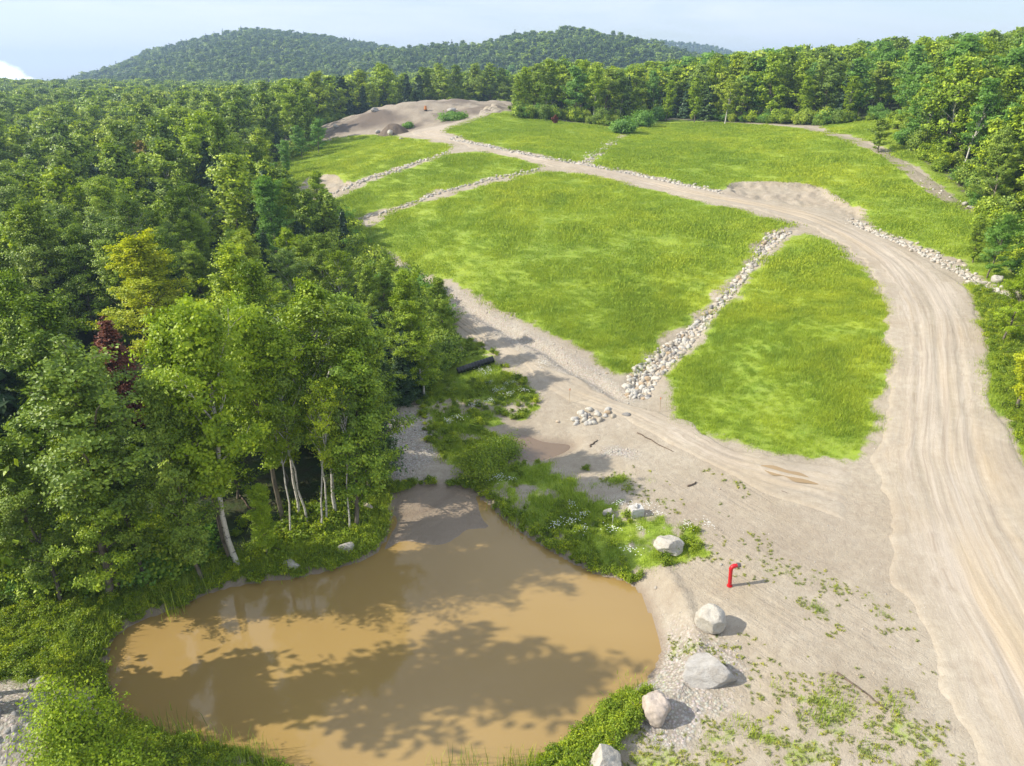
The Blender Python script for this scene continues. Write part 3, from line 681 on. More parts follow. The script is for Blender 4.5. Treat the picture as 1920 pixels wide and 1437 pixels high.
by_pix(532,985,560,'clear','bright',B_GREY,1.0,'yellow-green broadleaf tree just right of the pale-trunked maple at the pond')
by_pix(335,1050,575,'clear','bright',B_GREY,.9,'yellow-green maple just left of the pale-trunked maple at the pond')
by_pix(428,1052,700,'stem','bright',B_WHITE,.8,'thin white-stemmed tree crowded against the pale-trunked maple')
by_pix(292,1080,700,'fan','olive',B_GREY,.85,'pale green leaning broadleaf tree behind the left bank of the pond', tilt=-.08)
by_pix(578,985,650,'stem','olive',B_WHITE,.9,'bare-stemmed white birch with a small high crown beside the pond corner')
by_pix(600,1000,700,'stem','green',B_WHITE,.9,'slim white birch leaning right over the pond bank', tilt=.1)
by_pix(632,975,572,'stem','olive',B_WHITE,1.4,'tall white birch with layered sparse crown right of the thin birches')
by_pix(562,975,610,'stem','bright',B_WHITE,1.1,'white-stemmed birch with yellow-green crown behind the leaning birch')
by_pix(612,985,620,'stem','green',B_WHITE,.8,'thin straight white birch between the leaning birch and the tallest one')
by_pix(655,1000,720,'stem','olive',B_WHITE,.8,'short thin birch right of the tallest white birch')
by_pix(545,1010,700,'stem','bright',B_WHITE,.8,'thin white-stemmed tree left of the leaning birch')
by_pix(500.5,1040,900,'fan','bright',B_GREY,1.1,'low yellow-green sapling drooping over the pond right of the pale trunk')
by_pix(668,985,660,'fan','green',B_GREY,1.2,'bushy young tree at the gravel edge above the pond corner')
by_pix(655.5,925,572,'maple','green',B_GREY,1.0,'full green tree directly behind the tallest white birch')
by_pix(640.5,870,540,'fan','green',B_GREY,1.1,'tall green tree above the spruce at the stony clearing')
by_pix(600.5,900,530,'maple','green',B_GREY,1.0,'green tree behind the thin leaning birches')
by_pix(182,1100,745,'fan','olive',B_GREY,1.0,'pale green tree with upright limbs above the grassy left bank')
by_pix(60,1125,640,'narrow','olive',B_GREY,1.3,'silvery green tree at the left edge above the bank')
by_pix(120,1112,760,'maple','green',B_GREY,.9,'dark-leaved tree between the silvery and the pale green bank trees')
by_pix(10,1130,830,'maple','olive',B_GREY,1.0,'pale broadleaf tree at the far left edge of the pond bank')
by_pix(795,745,562,'maple','bright',B_WHITE,1.15,'small bright tree with bare pale trunk left of the black pipe')
by_pix(745,742,520,'maple','green',B_GREY,1.1,'dense green tree behind the small bare-trunked tree near the pipe')
by_pix(830,660,520,'maple','green',B_GREY,1.1,'round-headed green tree against the bend of the dirt track')
by_pix(770,700,505,'fan','bright',B_GREY,1.0,'fresh yellow-green treetop rising beside the dirt track bend')
by_pix(752,748,600,'spruce','spruce',B_GREY,1.1,'dark spruce at the top of the stony clearing')
by_pix(700,770,600,'spruce','spruce',B_GREY,1.0,'dark spruce at the left corner of the stony clearing')
by_pix(664,880,600,'spruce','spruce',B_GREY,1.1,'dark spruce beside the white stone at the stony clearing')
by_pix(262,700,438,'maple','yellow',B_GREY,1.6,'large golden-yellow maple standing out in the middle of the wood')
by_pix(192,790,592,'spruce','dead',B_GREY,1.5,'dead spruce with red-brown needles below the golden maple')
by_pix(172,815,640,'spruce','olive',B_GREY,.8,'small grey-green spruce in front of the dead red spruce')
by_pix(405,780,455,'maple','green',B_GREY,1.1,'broad green maple right of the golden maple in the wood')
by_pix(420,700,520,'fan','bright',B_GREY,1.0,'yellow-green treetop between the golden maple and the pond birches')
by_pix(270,385,262,'maple','orange',B_GREY,1.5,'orange-tinged maple far up in the left wood')
by_pix(500,520,330,'fan','willow',B_GREY,1.3,'feathery fresh green tree at the wood edge beside the meadow')
by_pix(560,300,235,'maple','willow',B_GREY,1.3,'bright round willow at the meadow corner below the dirt mound')
by_pix(590,290,222,'maple','willow',B_GREY,1.3,'bright willow touching the left end of the dirt mound')
by_pix(530,330,262,'fan','willow',B_GREY,1.3,'light green willow lowest of the three at the meadow corner')
by_pix(640,480,392,'spruce','spruce',B_GREY,1.0,'pointed spruce at the wood edge where two stone channels end')
by_pix(1926,640,490,'maple','bright',B_GREY,1.2,'yellow-green tree at the right edge beside the grassy verge')
by_pix(1975,760,560,'fan','yellow',B_GREY,1.2,'golden-green tree cut by the right edge of the photo')
by_pix(1850,490,400,'fan','green',B_GREY,1.2,'green tree with bare pale stems above the white roadside stones')
by_pix(1885,520,400,'maple','willow',B_GREY,1.2,'fresh green tree right of the end of the roadside stones')
by_pix(1660,285,222,'maple','olive',B_GREY,1.5,'rounded olive tree standing forward beside the hill path')
by_pix(1370,232,140,'narrow','olive',B_WHITE,1.2,'leafless-looking pale tree in the front of the upper treeline')
by_pix(1255,228,150,'fan','bright',B_GREY,1.2,'bright green tree at the front of the upper treeline')
by_pix(1310,230,145,'fan','bright',B_GREY,1.2,'bright yellow-green tree mid-way along the upper treeline')
by_pix(1600,225,120,'spruce','spruce',B_GREY,1.0,'tall dark spruce at the front of the right-hand treeline')
by_pix(1180,222,140,'spruce','spruce',B_GREY,.9,'dark spruce at the treeline above the side channel')
n_manual = len(trees)
# random fill
def jit(x0, x1, y0, y1, sp, seed):
    rng = np.random.default_rng(seed); a, b = np.meshgrid(np.arange(x0, x1, sp), np.arange(y0, y1, sp)); a = a.ravel(); b = b.ravel()
    return a + rng.uniform(-.45, .45, a.size) * sp, b + rng.uniform(-.45, .45, a.size) * sp, rng
x1, y1, rng = jit(-85, 95, 15, 130, 3.5, 1); x2, y2, _ = jit(-420, 420, 130, 470, 4.7, 2)
k1 = np.ones(x1.size, bool)
xx = np.concatenate([x1, x2]); yy = np.concatenate([y1, y2])
sdf = sdist(xx, yy, FOREST_CLEAR, 6.0)
keep = (sdf < -1.2) & (np.abs(xx) < yy * .80 + 24)
keep &= ~((xx > 0) & (yy < 40)) 
xx, yy, sdf = xx[keep], yy[keep], sdf[keep]
man = np.array([(q['x'], q['y']) for q in trees])
dm = np.sqrt(((xx[:, None] - man[None, :, 0]) ** 2 + (yy[:, None] - man[None, :, 1]) ** 2).min(1)); kk = dm > 2.3
xx, yy, sdf = xx[kk], yy[kk], sdf[kk]
zz = height(xx, yy); rng = np.random.default_rng(77)
SUNLIT = [j for j, q in enumerate(trees) if q['mat'] in ('yellow', 'dead', 'orange', 'willow') or (q['mat'] == 'bright' and q['y'] < 60)]
KEYS = [(262, 95, 650, 50), (192, 45, 720, 38), (270, 55, 335, 90), (560, 60, 300, 100), (500, 50, 430, 70), (640, 25, 440, 70), (636, 45, 900, 37), (745, 35, 500, 100), (690, 20, 470, 100)]
spec_noise = fbm(xx, yy, 22, 91)
for i in range(len(xx)):
    r = rng.uniform(); left = xx[i] < -3; right = xx[i] > 12
    con = .12 + .4 * spec_noise[i] + (.06 if left else -.05)
    if r < con: kind, mat = 'spruce', 'spruce'
    else:
        kind = ('maple', 'fan', 'narrow', 'maple')[int(rng.integers(0, 4))]
        mat = ('green', 'green', 'dark', 'olive', 'bright', 'bright')[int(rng.integers(0, 6))] if left else ('green', 'olive', 'bright', 'green', 'willow')[int(rng.integers(0, 5))]
        if mat == 'bright' and rng.uniform() < (.4 if left else .1): mat = 'green'
    H = rng.uniform(6.5, 12.8) if left else rng.uniform(8.0, 12.5)
    if yy[i] > 130: H *= 1.0
    if 0 < xx[i] < 40 and yy[i] > 120: H *= .88
    if sdf[i] > -3: H *= rng.uniform(.62, .95)
    if xx[i] < -3 and 58 < yy[i] < 100 and sdf[i] > -5.9: H *= .72
    if kind == 'spruce': H *= .85
    skip = False
    for ku, hw, vb, yk in KEYS:
        if yy[i] > yk: continue
        uu, vv, _dp = project(xx[i], yy[i], zz[i] + H)
        if abs(uu - ku) < hw + 2.4 * FPX / max(5, _dp) and vv < vb:
            dd = ray(uu, vb); H = CAM_Z + dd[2] / dd[1] * yy[i] - zz[i]
            if H < 3.5: skip = True; break
    for j in SUNLIT:
        qx, qy = trees[j]['x'], trees[j]['y']
        if qx - 15 < xx[i] < qx + 1 and abs(yy[i] - qy + (qx - xx[i]) * .09) < 4.2: H *= .62; break
    if skip or H < 3: continue
    bark = B_WHITE if (kind == 'narrow' or rng.uniform() < .2) else B_GREY
    trees.append(dict(x=xx[i], y=yy[i], z=zz[i] - .1, H=H, kind=kind, mat=mat, bark=bark, wide=rng.uniform(1.0, 1.35) + (.12 if yy[i] > 120 else 0), label=None, cat='tree', group=None, rz=rng.uniform(0, 6.28), k=int(rng.integers(0, 2)), manual=False, tilt=rng.normal() * .03))
for x_, y_, h_, k_ in ((-20.8,18.6,16.3,'fan'),(-24,24.5,10.5,'narrow')):
    trees.append(dict(x=x_, y=y_, z=hz(x_, y_) - .1, H=h_, kind=k_, mat='green', bark=B_GREY, wide=1.15, label=None, cat='tree', group=None, rz=x_, k=0, manual=False, tilt=0))
# which trees show largest: paint crowns front to back on a coarse screen
WS, HS = 480, 360
scr = np.full((HS, WS), -1); zmax = 1e9
order = sorted(range(len(trees)), key=lambda i: trees[i]['y'])
RW = {'clear': 3.0, 'stem': 1.8, 'maple': 3.3, 'narrow': 2.2, 'fan': 3.0, 'spruce': 1.7}
for i in order:
    q = trees[i]; u, v, dep = project(q['x'], q['y'], q['z'] + q['H'] * .58); q['u'], q['v'], q['dep'] = u, v, dep
    s = q['H'] / BASE_H; a = FPX * RW[q['kind']] * .8 * s * q['wide'] / dep / 4; b = FPX * .40 * q['H'] / dep / 4 * .95
    cx, cy_ = u / 4, v / 4
    if dep < 5: continue
    x0, x1_, y0, y1_ = int(max(0, cx - a)), int(min(WS, cx + a + 1)), int(max(0, cy_ - b)), int(min(HS, cy_ + b + 1))
    if x0 >= x1_ or y0 >= y1_: continue
    gy_, gx_ = np.mgrid[y0:y1_, x0:x1_]; m = ((gx_ + .5 - cx) / a) ** 2 + ((gy_ + .5 - cy_) / b) ** 2 < 1
    sub = scr[y0:y1_, x0:x1_]; sub[m & (sub < 0)] = i
cnt = np.bincount(scr[scr >= 0], minlength=len(trees))
rank = sorted(range(n_manual, len(trees)), key=lambda i: -cnt[i])
chosen = set(range(n_manual)) | set([i for i in rank if cnt[i] > 8][:296 - n_manual])
COLW = {'green': 'mid-green', 'dark': 'deep green', 'olive': 'olive-green', 'bright': 'yellow-green', 'willow': 'fresh green', 'spruce': 'dark'}
LM = [('the golden maple', 262, 560), ('the dead red spruce', 192, 690), ('the orange-tinged maple', 270, 310), ('the pale-trunked maple at the pond', 420, 780),
      ('the tall white birch', 636, 740), ('the bright meadow-corner willows', 560, 262), ('the dirt mound', 760, 215), ('the black pipe', 885, 685),
      ('the feathery tree at the meadow edge', 500, 420), ('the side channel', 1130, 200), ('the forward olive tree', 1660, 240), ('the end of the hill path', 1825, 380),
      ('the end of the roadside stones', 1870, 510), ('the tall treeline spruce', 1600, 170), ('the pale treeline tree', 1370, 180)]
ORD = ['nearest', 'second', 'third', 'fourth', 'fifth', 'sixth', 'seventh', 'eighth', 'ninth', 'tenth', 'eleventh', 'twelfth', 'thirteenth', 'fourteenth', 'fifteenth', 'sixteenth']
buck = {}
for i in sorted(chosen):
    q = trees[i]
    if q['label']: continue
    n_, lu, lv = min(LM, key=lambda L: (L[1] - q['u']) ** 2 + (1.4 * (L[2] - q['v'])) ** 2)
    dx, dy = q['u'] - lu, q['v'] - lv
    if abs(dx) > 2 * abs(dy): dr = 'left of' if dx < 0 else 'right of'
    elif abs(dy) > 2 * abs(dx): dr = 'above' if dy < 0 else 'below'
    else: dr = ('above and ' if dy < 0 else 'below and ') + ('left of' if dx < 0 else 'right of')
    kd = {'spruce': 'spruce', 'narrow': 'slender tree', 'maple': 'broad tree', 'fan': 'upright tree'}[q['kind']]
    buck.setdefault((COLW[q['mat']] + ' ' + kd, dr + ' ' + n_), []).append((math.hypot(dx, dy), i))
for (a, b), L in buck.items():
    for j, (_, i) in enumerate(sorted(L)):
        trees[i]['label'] = (ORD[min(j, 15)] + ' ' if len(L) > 1 else '') + a + ' ' + b
def place_tree(q):
    lod = 'near' if q['y'] < 75 else 'mid'; k = q['k'] if q['k'] is not None else rs.randint(0, 1)
    tr, cr = get(q['kind'], lod, k, M[q['mat']], q['bark']); s = q['H'] / BASE_H
    e = bpy.data.objects.new(NAME[q['kind']], None); C.objects.link(e); e.empty_display_size = .3
    e.location = (q['x'], q['y'], q['z']); e.rotation_euler = (0, q['tilt'], 0); e.scale = (s * q['wide'], s * q['wide'], s)
    g = q['group'] or ('trees of the left wood' if q['x'] < -3 else 'trees of the upper and right wood')
    tag(e, q['label'], q['cat'], g)
    rz = q['rz'] if q['rz'] is not None else rs.uniform(0, 6.28)
    link('trunk', tr, e, (0, 0, 0), rz); link('crown', cr, e, (0, 0, 0), rz)
for i in sorted(chosen): place_tree(trees[i])
# ---- everything further back, and hidden trees: scattered copies in one object
def scatter(name, pts, rz, sc, pid, meshes, kind='stuff', label=None, cat=None, tilt=None):
    col = bpy.data.collections.new(name + '_kinds')
    for i, me in enumerate(meshes): col.objects.link(bpy.data.objects.new('%s_kind_%02d' % (name, i), me))
    me = bpy.data.meshes.new(name); me.vertices.add(len(pts)); me.vertices.foreach_set('co', np.asarray(pts, np.float32).ravel())
    rot = np.zeros((len(pts), 3), np.float32); rot[:, 2] = rz
    if tilt is not None: rot[:, :2] = tilt
    sc = np.asarray(sc, np.float32); sc = np.repeat(sc[:, None], 3, 1) if sc.ndim == 1 else sc
    for nm, typ, f, a in (('rot', 'FLOAT_VECTOR', 'vector', rot), ('scl', 'FLOAT_VECTOR', 'vector', sc), ('pid', 'INT', 'value', np.asarray(pid, np.int32))):
        me.attributes.new(nm, typ, 'POINT').data.foreach_set(f, a.ravel())
    o = link(name, me); ng = bpy.data.node_groups.new(name, 'GeometryNodeTree')
    ng.interface.new_socket('Geometry', in_out='INPUT', socket_type='NodeSocketGeometry'); ng.interface.new_socket('Geometry', in_out='OUTPUT', socket_type='NodeSocketGeometry')
    n = ng.nodes; gi = n.new('NodeGroupInput'); go = n.new('NodeGroupOutput'); iop = n.new('GeometryNodeInstanceOnPoints'); ci = n.new('GeometryNodeCollectionInfo')
    ci.inputs[0].default_value = col; ci.inputs[1].default_value = True; ci.inputs[2].default_value = True; iop.inputs['Pick Instance'].default_value = True
    def na(nm, dt):
        q = n.new('GeometryNodeInputNamedAttribute'); q.data_type = dt; q.inputs[0].default_value = nm; return [s for s in q.outputs if s.enabled][0]
    l = ng.links; l.new(gi.outputs[0], iop.inputs['Points']); l.new(ci.outputs[0], iop.inputs['Instance'])
    l.new(na('pid', 'INT'), iop.inputs['Instance Index']); l.new(na('rot', 'FLOAT_VECTOR'), iop.inputs['Rotation']); l.new(na('scl', 'FLOAT_VECTOR'), iop.inputs['Scale'])
    l.new(iop.outputs[0], go.inputs[0]); md = o.modifiers.new('scatter', 'NODES'); md.node_group = ng
    return tag(o, label, cat, None, kind)
fm = []
def fkind(kind, seed, mat, lod):
    if lod == 'far':
        g = {'maple': lambda: broadleaf(seed, 12, 3.4, .2, 22, 9, .62, 'maple', 3, .42), 'fan': lambda: broadleaf(seed, 12, 3.1, .25, 20, 8, .58, 'fan', 3, .4),
             'narrow': lambda: broadleaf(seed, 12, 2.4, .25, 18, 8, .52, 'narrow', 3, .36), 'spruce': lambda: conifer(seed, 12, 2.4, 15, 6, 5, .75, 3)}[kind]()
    else:
        g = {'maple': lambda: broadleaf(seed, 12, 3.3, .12, 36, 15, .27, 'maple', 4, .24), 'fan': lambda: broadleaf(seed, 12, 3.2, .12, 34, 14, .26, 'fan', 4, .23),
             'narrow': lambda: broadleaf(seed, 12, 2.3, .22, 32, 13, .25, 'narrow', 4, .22), 'spruce': lambda: conifer(seed, 12, 2.3, 24, 8, 7, .42, 4)}[kind]()
    return joined('wood_' + kind, g, M[mat], B_GREY)
combos = [('maple', 'green'), ('fan', 'green'), ('narrow', 'olive'), ('maple', 'dark'), ('maple', 'olive'), ('fan', 'bright'), ('maple', 'bright'), ('spruce', 'spruce'), ('fan', 'willow'), ('narrow', 'green')]
FAR = [fkind(k, 40 + i, m, 'far') for i, (k, m) in enumerate(combos)]; MIDS = [fkind(k, 60 + i, m, 'mid') for i, (k, m) in enumerate(combos)]
rest = [q for i, q in enumerate(trees) if i not in chosen]
def cidx(q):
    for j, (k, m) in enumerate(combos):
        if k == q['kind'] and m == q['mat']: return j
    return {'spruce': 7}.get(q['kind'], {'green': 0, 'dark': 3, 'olive': 4, 'bright': 6, 'willow': 8}[q['mat']])
pid = [cidx(q) + (0 if q['y'] > 165 else len(combos)) for q in rest]
scatter('forest', [(q['x'], q['y'], q['z']) for q in rest], [q['rz'] for q in rest], np.array([(q['H'] / 12 * q['wide'],) * 2 + (q['H'] / 12,) for q in rest]), pid, FAR + MIDS, label='mixed green wood behind the nearer trees and the clearing', cat='forest')
# ---- forested mountains
x3, y3, rng = jit(-1250, 700, 470, 980, 5.6, 5); tt = x3 / y3
zr = height(x3, y3, False); keep = (np.abs(tt) < .80) & ((zr > 8.5) | (y3 < 560))
keep &= ~((y3 > 700) & (tt > .12))
x4, y4, _ = jit(-100, 900, 1120, 1540, 8.5, 6); k4 = (x4 / y4 > -.02) & (x4 / y4 < .5)
xm, ym = np.concatenate([x3[keep], x4[k4]]), np.concatenate([y3[keep], y4[k4]]); zm = height(xm, ym, False)
MT = []
for i in range(3): MT.append(joined('hill_tree', broadleaf(200 + i, 10, 4.2, .2, 14, 9, .95, 'maple', 2, .6), M['hill'], B_GREY))
MT.append(joined('hill_tree', broadleaf(210, 10, 4.2, .2, 14, 9, .95, 'maple', 2, .6), M['dark'], B_GREY))
MT.append(joined('hill_spruce', conifer(220, 12, 2.4, 8, 4, 4, 1.2, 2), M['spruce'], B_GREY))
ridge = fbm(xm, ym, 60, 44); rr_ = rng.uniform(0, 1, len(xm)); pidm = np.where(rr_ < .06 + .5 * np.clip(ridge, -.1, .6), 4, rng.integers(0, 4, len(xm)))
scatter('mountain_forest', np.column_stack([xm, ym, zm]), rng.uniform(0, 6.28, len(xm)), rng.uniform(.5, .72, len(xm)) + .4 * rng.uniform(0, 1, len(xm)) ** 3, pidm, MT, label='dense woods covering the distant rounded hills', cat='forest')
# ---- shrubs that stand alone
SH = {}
def put_shrub(u, v, H, Rr, mat, label, name='shrub', seed=0, dens=70, size=.13, z=None, npc=22):
    x, y, z = at(u, v); tr, cr = split_meshes('shrub', shrub(300 + seed, H, Rr, dens, npc, size), M[mat], B_GREY)
    e = bpy.data.objects.new(name, None); C.objects.link(e); e.location = (x, y, z - .05); tag(e, label, 'shrub')
    link('stem', tr, e); link('foliage', cr, e); return e
put_shrub(160, 1445, 3.6, 1.4, 'bright', 'bright yellow-green leafy shrub in the bottom left corner by the pond', seed=1, dens=120, size=.085, npc=34)
put_shrub(250, 1470, 1.7, 1.1, 'bright', 'lower yellow-green shrub right of the corner shrub', seed=2, dens=80, size=.08, npc=30)
put_shrub(905, 885, 1.5, 1.7, 'weeds', 'rounded leafy green shrub at the head of the pond', seed=3, dens=150, size=.08, npc=26)
put_shrub(945, 855, 1.2, 1.4, 'weeds', 'dark green shrub leaning over the small puddle', seed=4, dens=110, size=.08, npc=26)
put_shrub(1205, 238, 2.6, 2.6, 'willow', 'broad leafy shrub beside the top of the side channel', seed=5, dens=90, size=.3)
put_shrub(1170, 250, 2.2, 2.8, 'willow', 'lower leafy shrub directly above the side channel mouth', seed=6, dens=90, size=.3)
put_shrub(1235, 226, 2.4, 2.2, 'willow', 'right-hand leafy shrub beyond the side channel', seed=7, dens=80, size=.3)
put_shrub(1040, 232, 1.5, .6, 'dead', 'small red-brown bush below the upper treeline', seed=8, dens=30, size=.18)
put_shrub(850, 224, .8, 3.2, 'willow', 'flat green brush patch on top of the dirt mound', seed=9, dens=90, size=.3)
put_shrub(765, 238, .6, 1.2, 'willow', 'small green brush at the foot of the dirt mound', seed=10, dens=40, size=.3)
# ---- grass, weeds
def tuft(seed, n, h, spread, w, lean=.35):
    rng = np.random.default_rng(seed); b = rng.normal(size=(n, 2)) * spread; az = rng.uniform(0, 6.28, n); hh = h * rng.uniform(.5, 1.15, n); ln = hh * rng.uniform(.1, lean * 2, n)
    c, s = np.cos(az), np.sin(az); px, py = -s * w / 2, c * w / 2
    z0 = np.full(n, -.03)
    V = np.stack([np.column_stack([b[:, 0] - px, b[:, 1] - py, z0]), np.column_stack([b[:, 0] + px, b[:, 1] + py, z0]),
                  np.column_stack([b[:, 0] + c * ln * .4 + px * .8, b[:, 1] + s * ln * .4 + py * .8, hh * .6]), np.column_stack([b[:, 0] + c * ln * .4 - px * .8, b[:, 1] + s * ln * .4 - py * .8, hh * .6]),
                  np.column_stack([b[:, 0] + c * ln, b[:, 1] + s * ln, hh])], 1).reshape(-1, 3)
    i = np.arange(n)[:, None] * 5
    return V, [np.concatenate([i, i + 1, i + 2, i + 3], 1), np.concatenate([i + 3, i + 2, i + 4], 1)], np.repeat(rng.uniform(0, 1, n), 5)
mgr, t, out = material('meadow_grass'); p = t.pos(); gc = grass_nodes(t, p)
gc = t.mix(1.0, gc, t.ramp(t.attr('v'), [(0, (.95, .97, .9, 1)), (.8, (1.35, 1.3, 1.1, 1)), (1, (1.8, 1.55, 1.7, 1))]), 'MULTIPLY')
pr = t.n.new('ShaderNodeBsdfPrincipled'); t.link(gc, pr.inputs['Base Color']); pr.inputs['Roughness'].default_value = .6; pr.inputs['Specular IOR Level'].default_value = .2
tr = t.n.new('ShaderNodeBsdfTranslucent'); t.link(gc, tr.inputs['Color']); mx = t.n.new('ShaderNodeMixShader'); mx.inputs[0].default_value = .35
t.link(pr.outputs[0], mx.inputs[1]); t.link(tr.outputs[0], mx.inputs[2]); t.link(mx.outputs[0], out.inputs['Surface'])
def tmesh(seed, *a, mat=mgr):
    V, F, v = tuft(seed, *a); return mesh_from('tuft', V, F, [mat], attrs=dict(v=v))
GT = [tmesh(1, 50, .16, .22, .017, .5), tmesh(2, 46, .11, .26, .017, .5), tmesh(3, 54, .20, .2, .017, .5), tmesh(4, 80, .15, .5, .05, .6), tmesh(5, 80, .11, .55, .05, .6)]
def gen_pts(x0, x1_, y0, y1_, dens, seed):
    rng = np.random.default_rng(seed); n = int((x1_ - x0) * (y1_ - y0) * dens); return rng.uniform(x0, x1_, n), rng.uniform(y0, y1_, n), rng
def grass_scatter(name, x0, x1_, y0, y1_, dens, ids, seed, smin, smax, label):
    a, b, rng = gen_pts(x0, x1_, y0, y1_, dens, seed)
    eb = 62 + 14 * (rng.uniform(0, 1, a.size) - .5) + 4 * fbm(a, b, 9, 66); k = (np.abs(a) < b * .8 + 6) & ((b < eb) if seed == 11 else (b > eb)); a, b = a[k], b[k]
    g, gr, wt, f, dk = masks(a, b); cl = .5 + fbm(a, b, 1.3, 61); k = (rng.uniform(0, 1, a.size) < g ** 2.2 * (.8 + .3 * np.clip(cl, 0, 1))) & (f < .8); a, b = a[k], b[k]
    z = height(a, b); g = g[k]; hsz = (.4 + .6 * np.clip(g, 0, 1)) * .6 + .9 * np.clip(.5 + fbm(a, b, 3.5, 62), 0, 1)
    return scatter(name, np.column_stack([a, b, z]), rng.uniform(0, 6.28, a.size), rng.uniform(smin, smax, a.size) * hsz, rng.choice(ids, a.size), GT, label=label, cat='grass')
grass_scatter('grass', -32, 50, 16, 70, 16, [0, 1, 2], 11, .8, 1.3, 'short green grass and weeds on the banks and near field')
grass_scatter('meadow_grass', -45, 70, 54, 150, 3.0, [3, 4], 12, .8, 1.3, 'yellow-green meadow grass on the upper slopes')
# bank weeds: leafy clumps
WD = [joined('weed', shrub(400 + i, .36, .36, 16, 12, .055), M['weeds'], B_GREY) for i in range(3)]
def ring_pts(line, n, w, rng, side=None):
    i = rng.integers(0, len(line) - 1, n); s = rng.uniform(0, 1, n)[:, None]; return line[i] * (1 - s) + line[i + 1] * s + rng.normal(size=(n, 2)) * w
rng = np.random.default_rng(8)
wp = []
for nm, n in (('b1', 200), ('b2', 320), ('b3', 900), ('b4', 260), ('b5', 150), ('f7', 800)):
    poly = G[nm][0]; lo, hi = poly.min(0), poly.max(0); q = rng.uniform(lo, hi, (n * 4, 2)); q = q[(sdist(q[:, 0], q[:, 1], poly, 3) > .1) & (sdist(q[:, 0], q[:, 1], POND, 3) < -.15)][:n]
    if nm == 'b1': q = q[fbm(q[:, 0], q[:, 1], 3, 5) > -.05]
    wp.append(q)
q = ring_pts(POND, 900, .25, rng); sdp = sdist(q[:, 0], q[:, 1], POND, 3)
a, b = cast(1210, 1150); a2, b2 = cast(1250, 1240)
q = q[(sdp < -.02) & (sdp > -.7) & (np.hypot(q[:, 0] - a, q[:, 1] - b) > 2.6) & (np.hypot(q[:, 0] - a2, q[:, 1] - b2) > 2.0)]; wp.append(q)
# wood-edge undergrowth
q = ring_pts(FOREST_CLEAR[:60], 900, 1.2, rng); q = q[(sdist(q[:, 0], q[:, 1], FOREST_CLEAR, 4) < -.3)]; wp.append(q); nb_ = len(q)
wp = np.concatenate(wp); wz = height(wp[:, 0], wp[:, 1]); pa, pb = cast(890, 690); ok = (np.hypot(wp[:, 0] - pa, wp[:, 1] - pb) > 2.0) & (wz > .03) & (wp[:, 1] > 14); ws = rng.uniform(.5, 1.25, len(wp)); ws[-nb_:] *= 2.0
scatter('bank_undergrowth', np.column_stack([wp, wz])[ok], rng.uniform(0, 6.28, len(wp))[ok], ws[ok], rng.integers(0, 3, len(wp))[ok], WD, label='leafy green weeds crowding the pond banks and wood edges', cat='weeds')
rng = np.random.default_rng(18); q = np.concatenate([ring_pts(FOREST_CLEAR, 1500, 1.6, rng), ring_pts(casts([(0, 1110), (130, 1090), (260, 1068), (340, 1050)]), 110, .7, rng)]); sdq = sdist(q[:, 0], q[:, 1], FOREST_CLEAR, 5); uq = project(q[:, 0], q[:, 1], 1.0)[0]; q = q[(sdq < -.2) & ~((uq > 370) & (uq < 680) & (q[:, 1] < 36)) & (q[:, 1] > 24) & (q[:, 1] < 215) & (sdist(q[:, 0], q[:, 1], POND, 4) < -1.5) & (sdist(q[:, 0], q[:, 1], MOUND, 4) < -1)]
BU = [joined('bush', shrub(600 + i, 2.0, 1.4, 40, 32, .145), M[m_], B_GREY) for i, m_ in enumerate(('green', 'willow', 'olive', 'green'))]
scatter('edge_bushes', np.column_stack([q, height(q[:, 0], q[:, 1]) - .1]), rng.uniform(0, 6.28, len(q)), rng.uniform(.4, 1.35, len(q)) * np.where(q[:, 1] < 60, .8, 1), rng.integers(0, 4, len(q)), BU, label='leafy undergrowth at the foot of the wood edges', cat='undergrowth')
# sparse seedlings on the bare soil
a, b, rng = gen_pts(2, 30, 14, 40, 60, 15); g, gr, wt, f, dk = masks(a, b); ins = np.zeros(a.size, bool)
for nm in ('s1', 's2', 's3'): ins |= sdist(a, b, G[nm][0], 3.0) > -.8
ins &= sdist(a, b, G['f1'][0], 3.0) < -.5
k = (rng.uniform(0, 1, a.size) < np.where(ins & (g > .04) & (g < .7), g, 0) * 1.0); a, b = a[k], b[k]
TW = [joined('seedling', shrub(500 + i, .06, .15, 6, 4, .026), M['pale'], B_GREY) for i in range(3)]
scatter('seedling_weeds', np.column_stack([a, b, height(a, b)]), rng.uniform(0, 6.28, a.size), rng.uniform(.5, 1.3, a.size), rng.integers(0, 3, a.size), TW, label='low sparse seedlings on the bare sandy soil', cat='weeds')
# reeds in front of the pond
RD = [tmesh(31, 40, 1.0, .35, .018, .18, mat=M['olive']), tmesh(32, 34, .8, .3, .018, .25, mat=M['weeds'])]
rp = []
for u, v, n in ((985,1452,9),(860,1462,3),(1010,1448,4),(690,1000,3),(320,1125,5),(400,1415,5),(300,1400,4),(470,1440,5)):
    x, y, z = at(u, v)
    for _ in range(n): rp.append((x + rng.normal() * .45, y + rng.normal() * .3))
rp = np.array(rp); scatter('reeds', np.column_stack([rp, np.maximum(height(rp[:, 0], rp[:, 1]), -.15)]), rng.uniform(0, 6, len(rp)), rng.uniform(.8, 1.2, len(rp)), rng.integers(0, 2, len(rp)), RD, label='thin upright reeds at the water edge', cat='reeds')
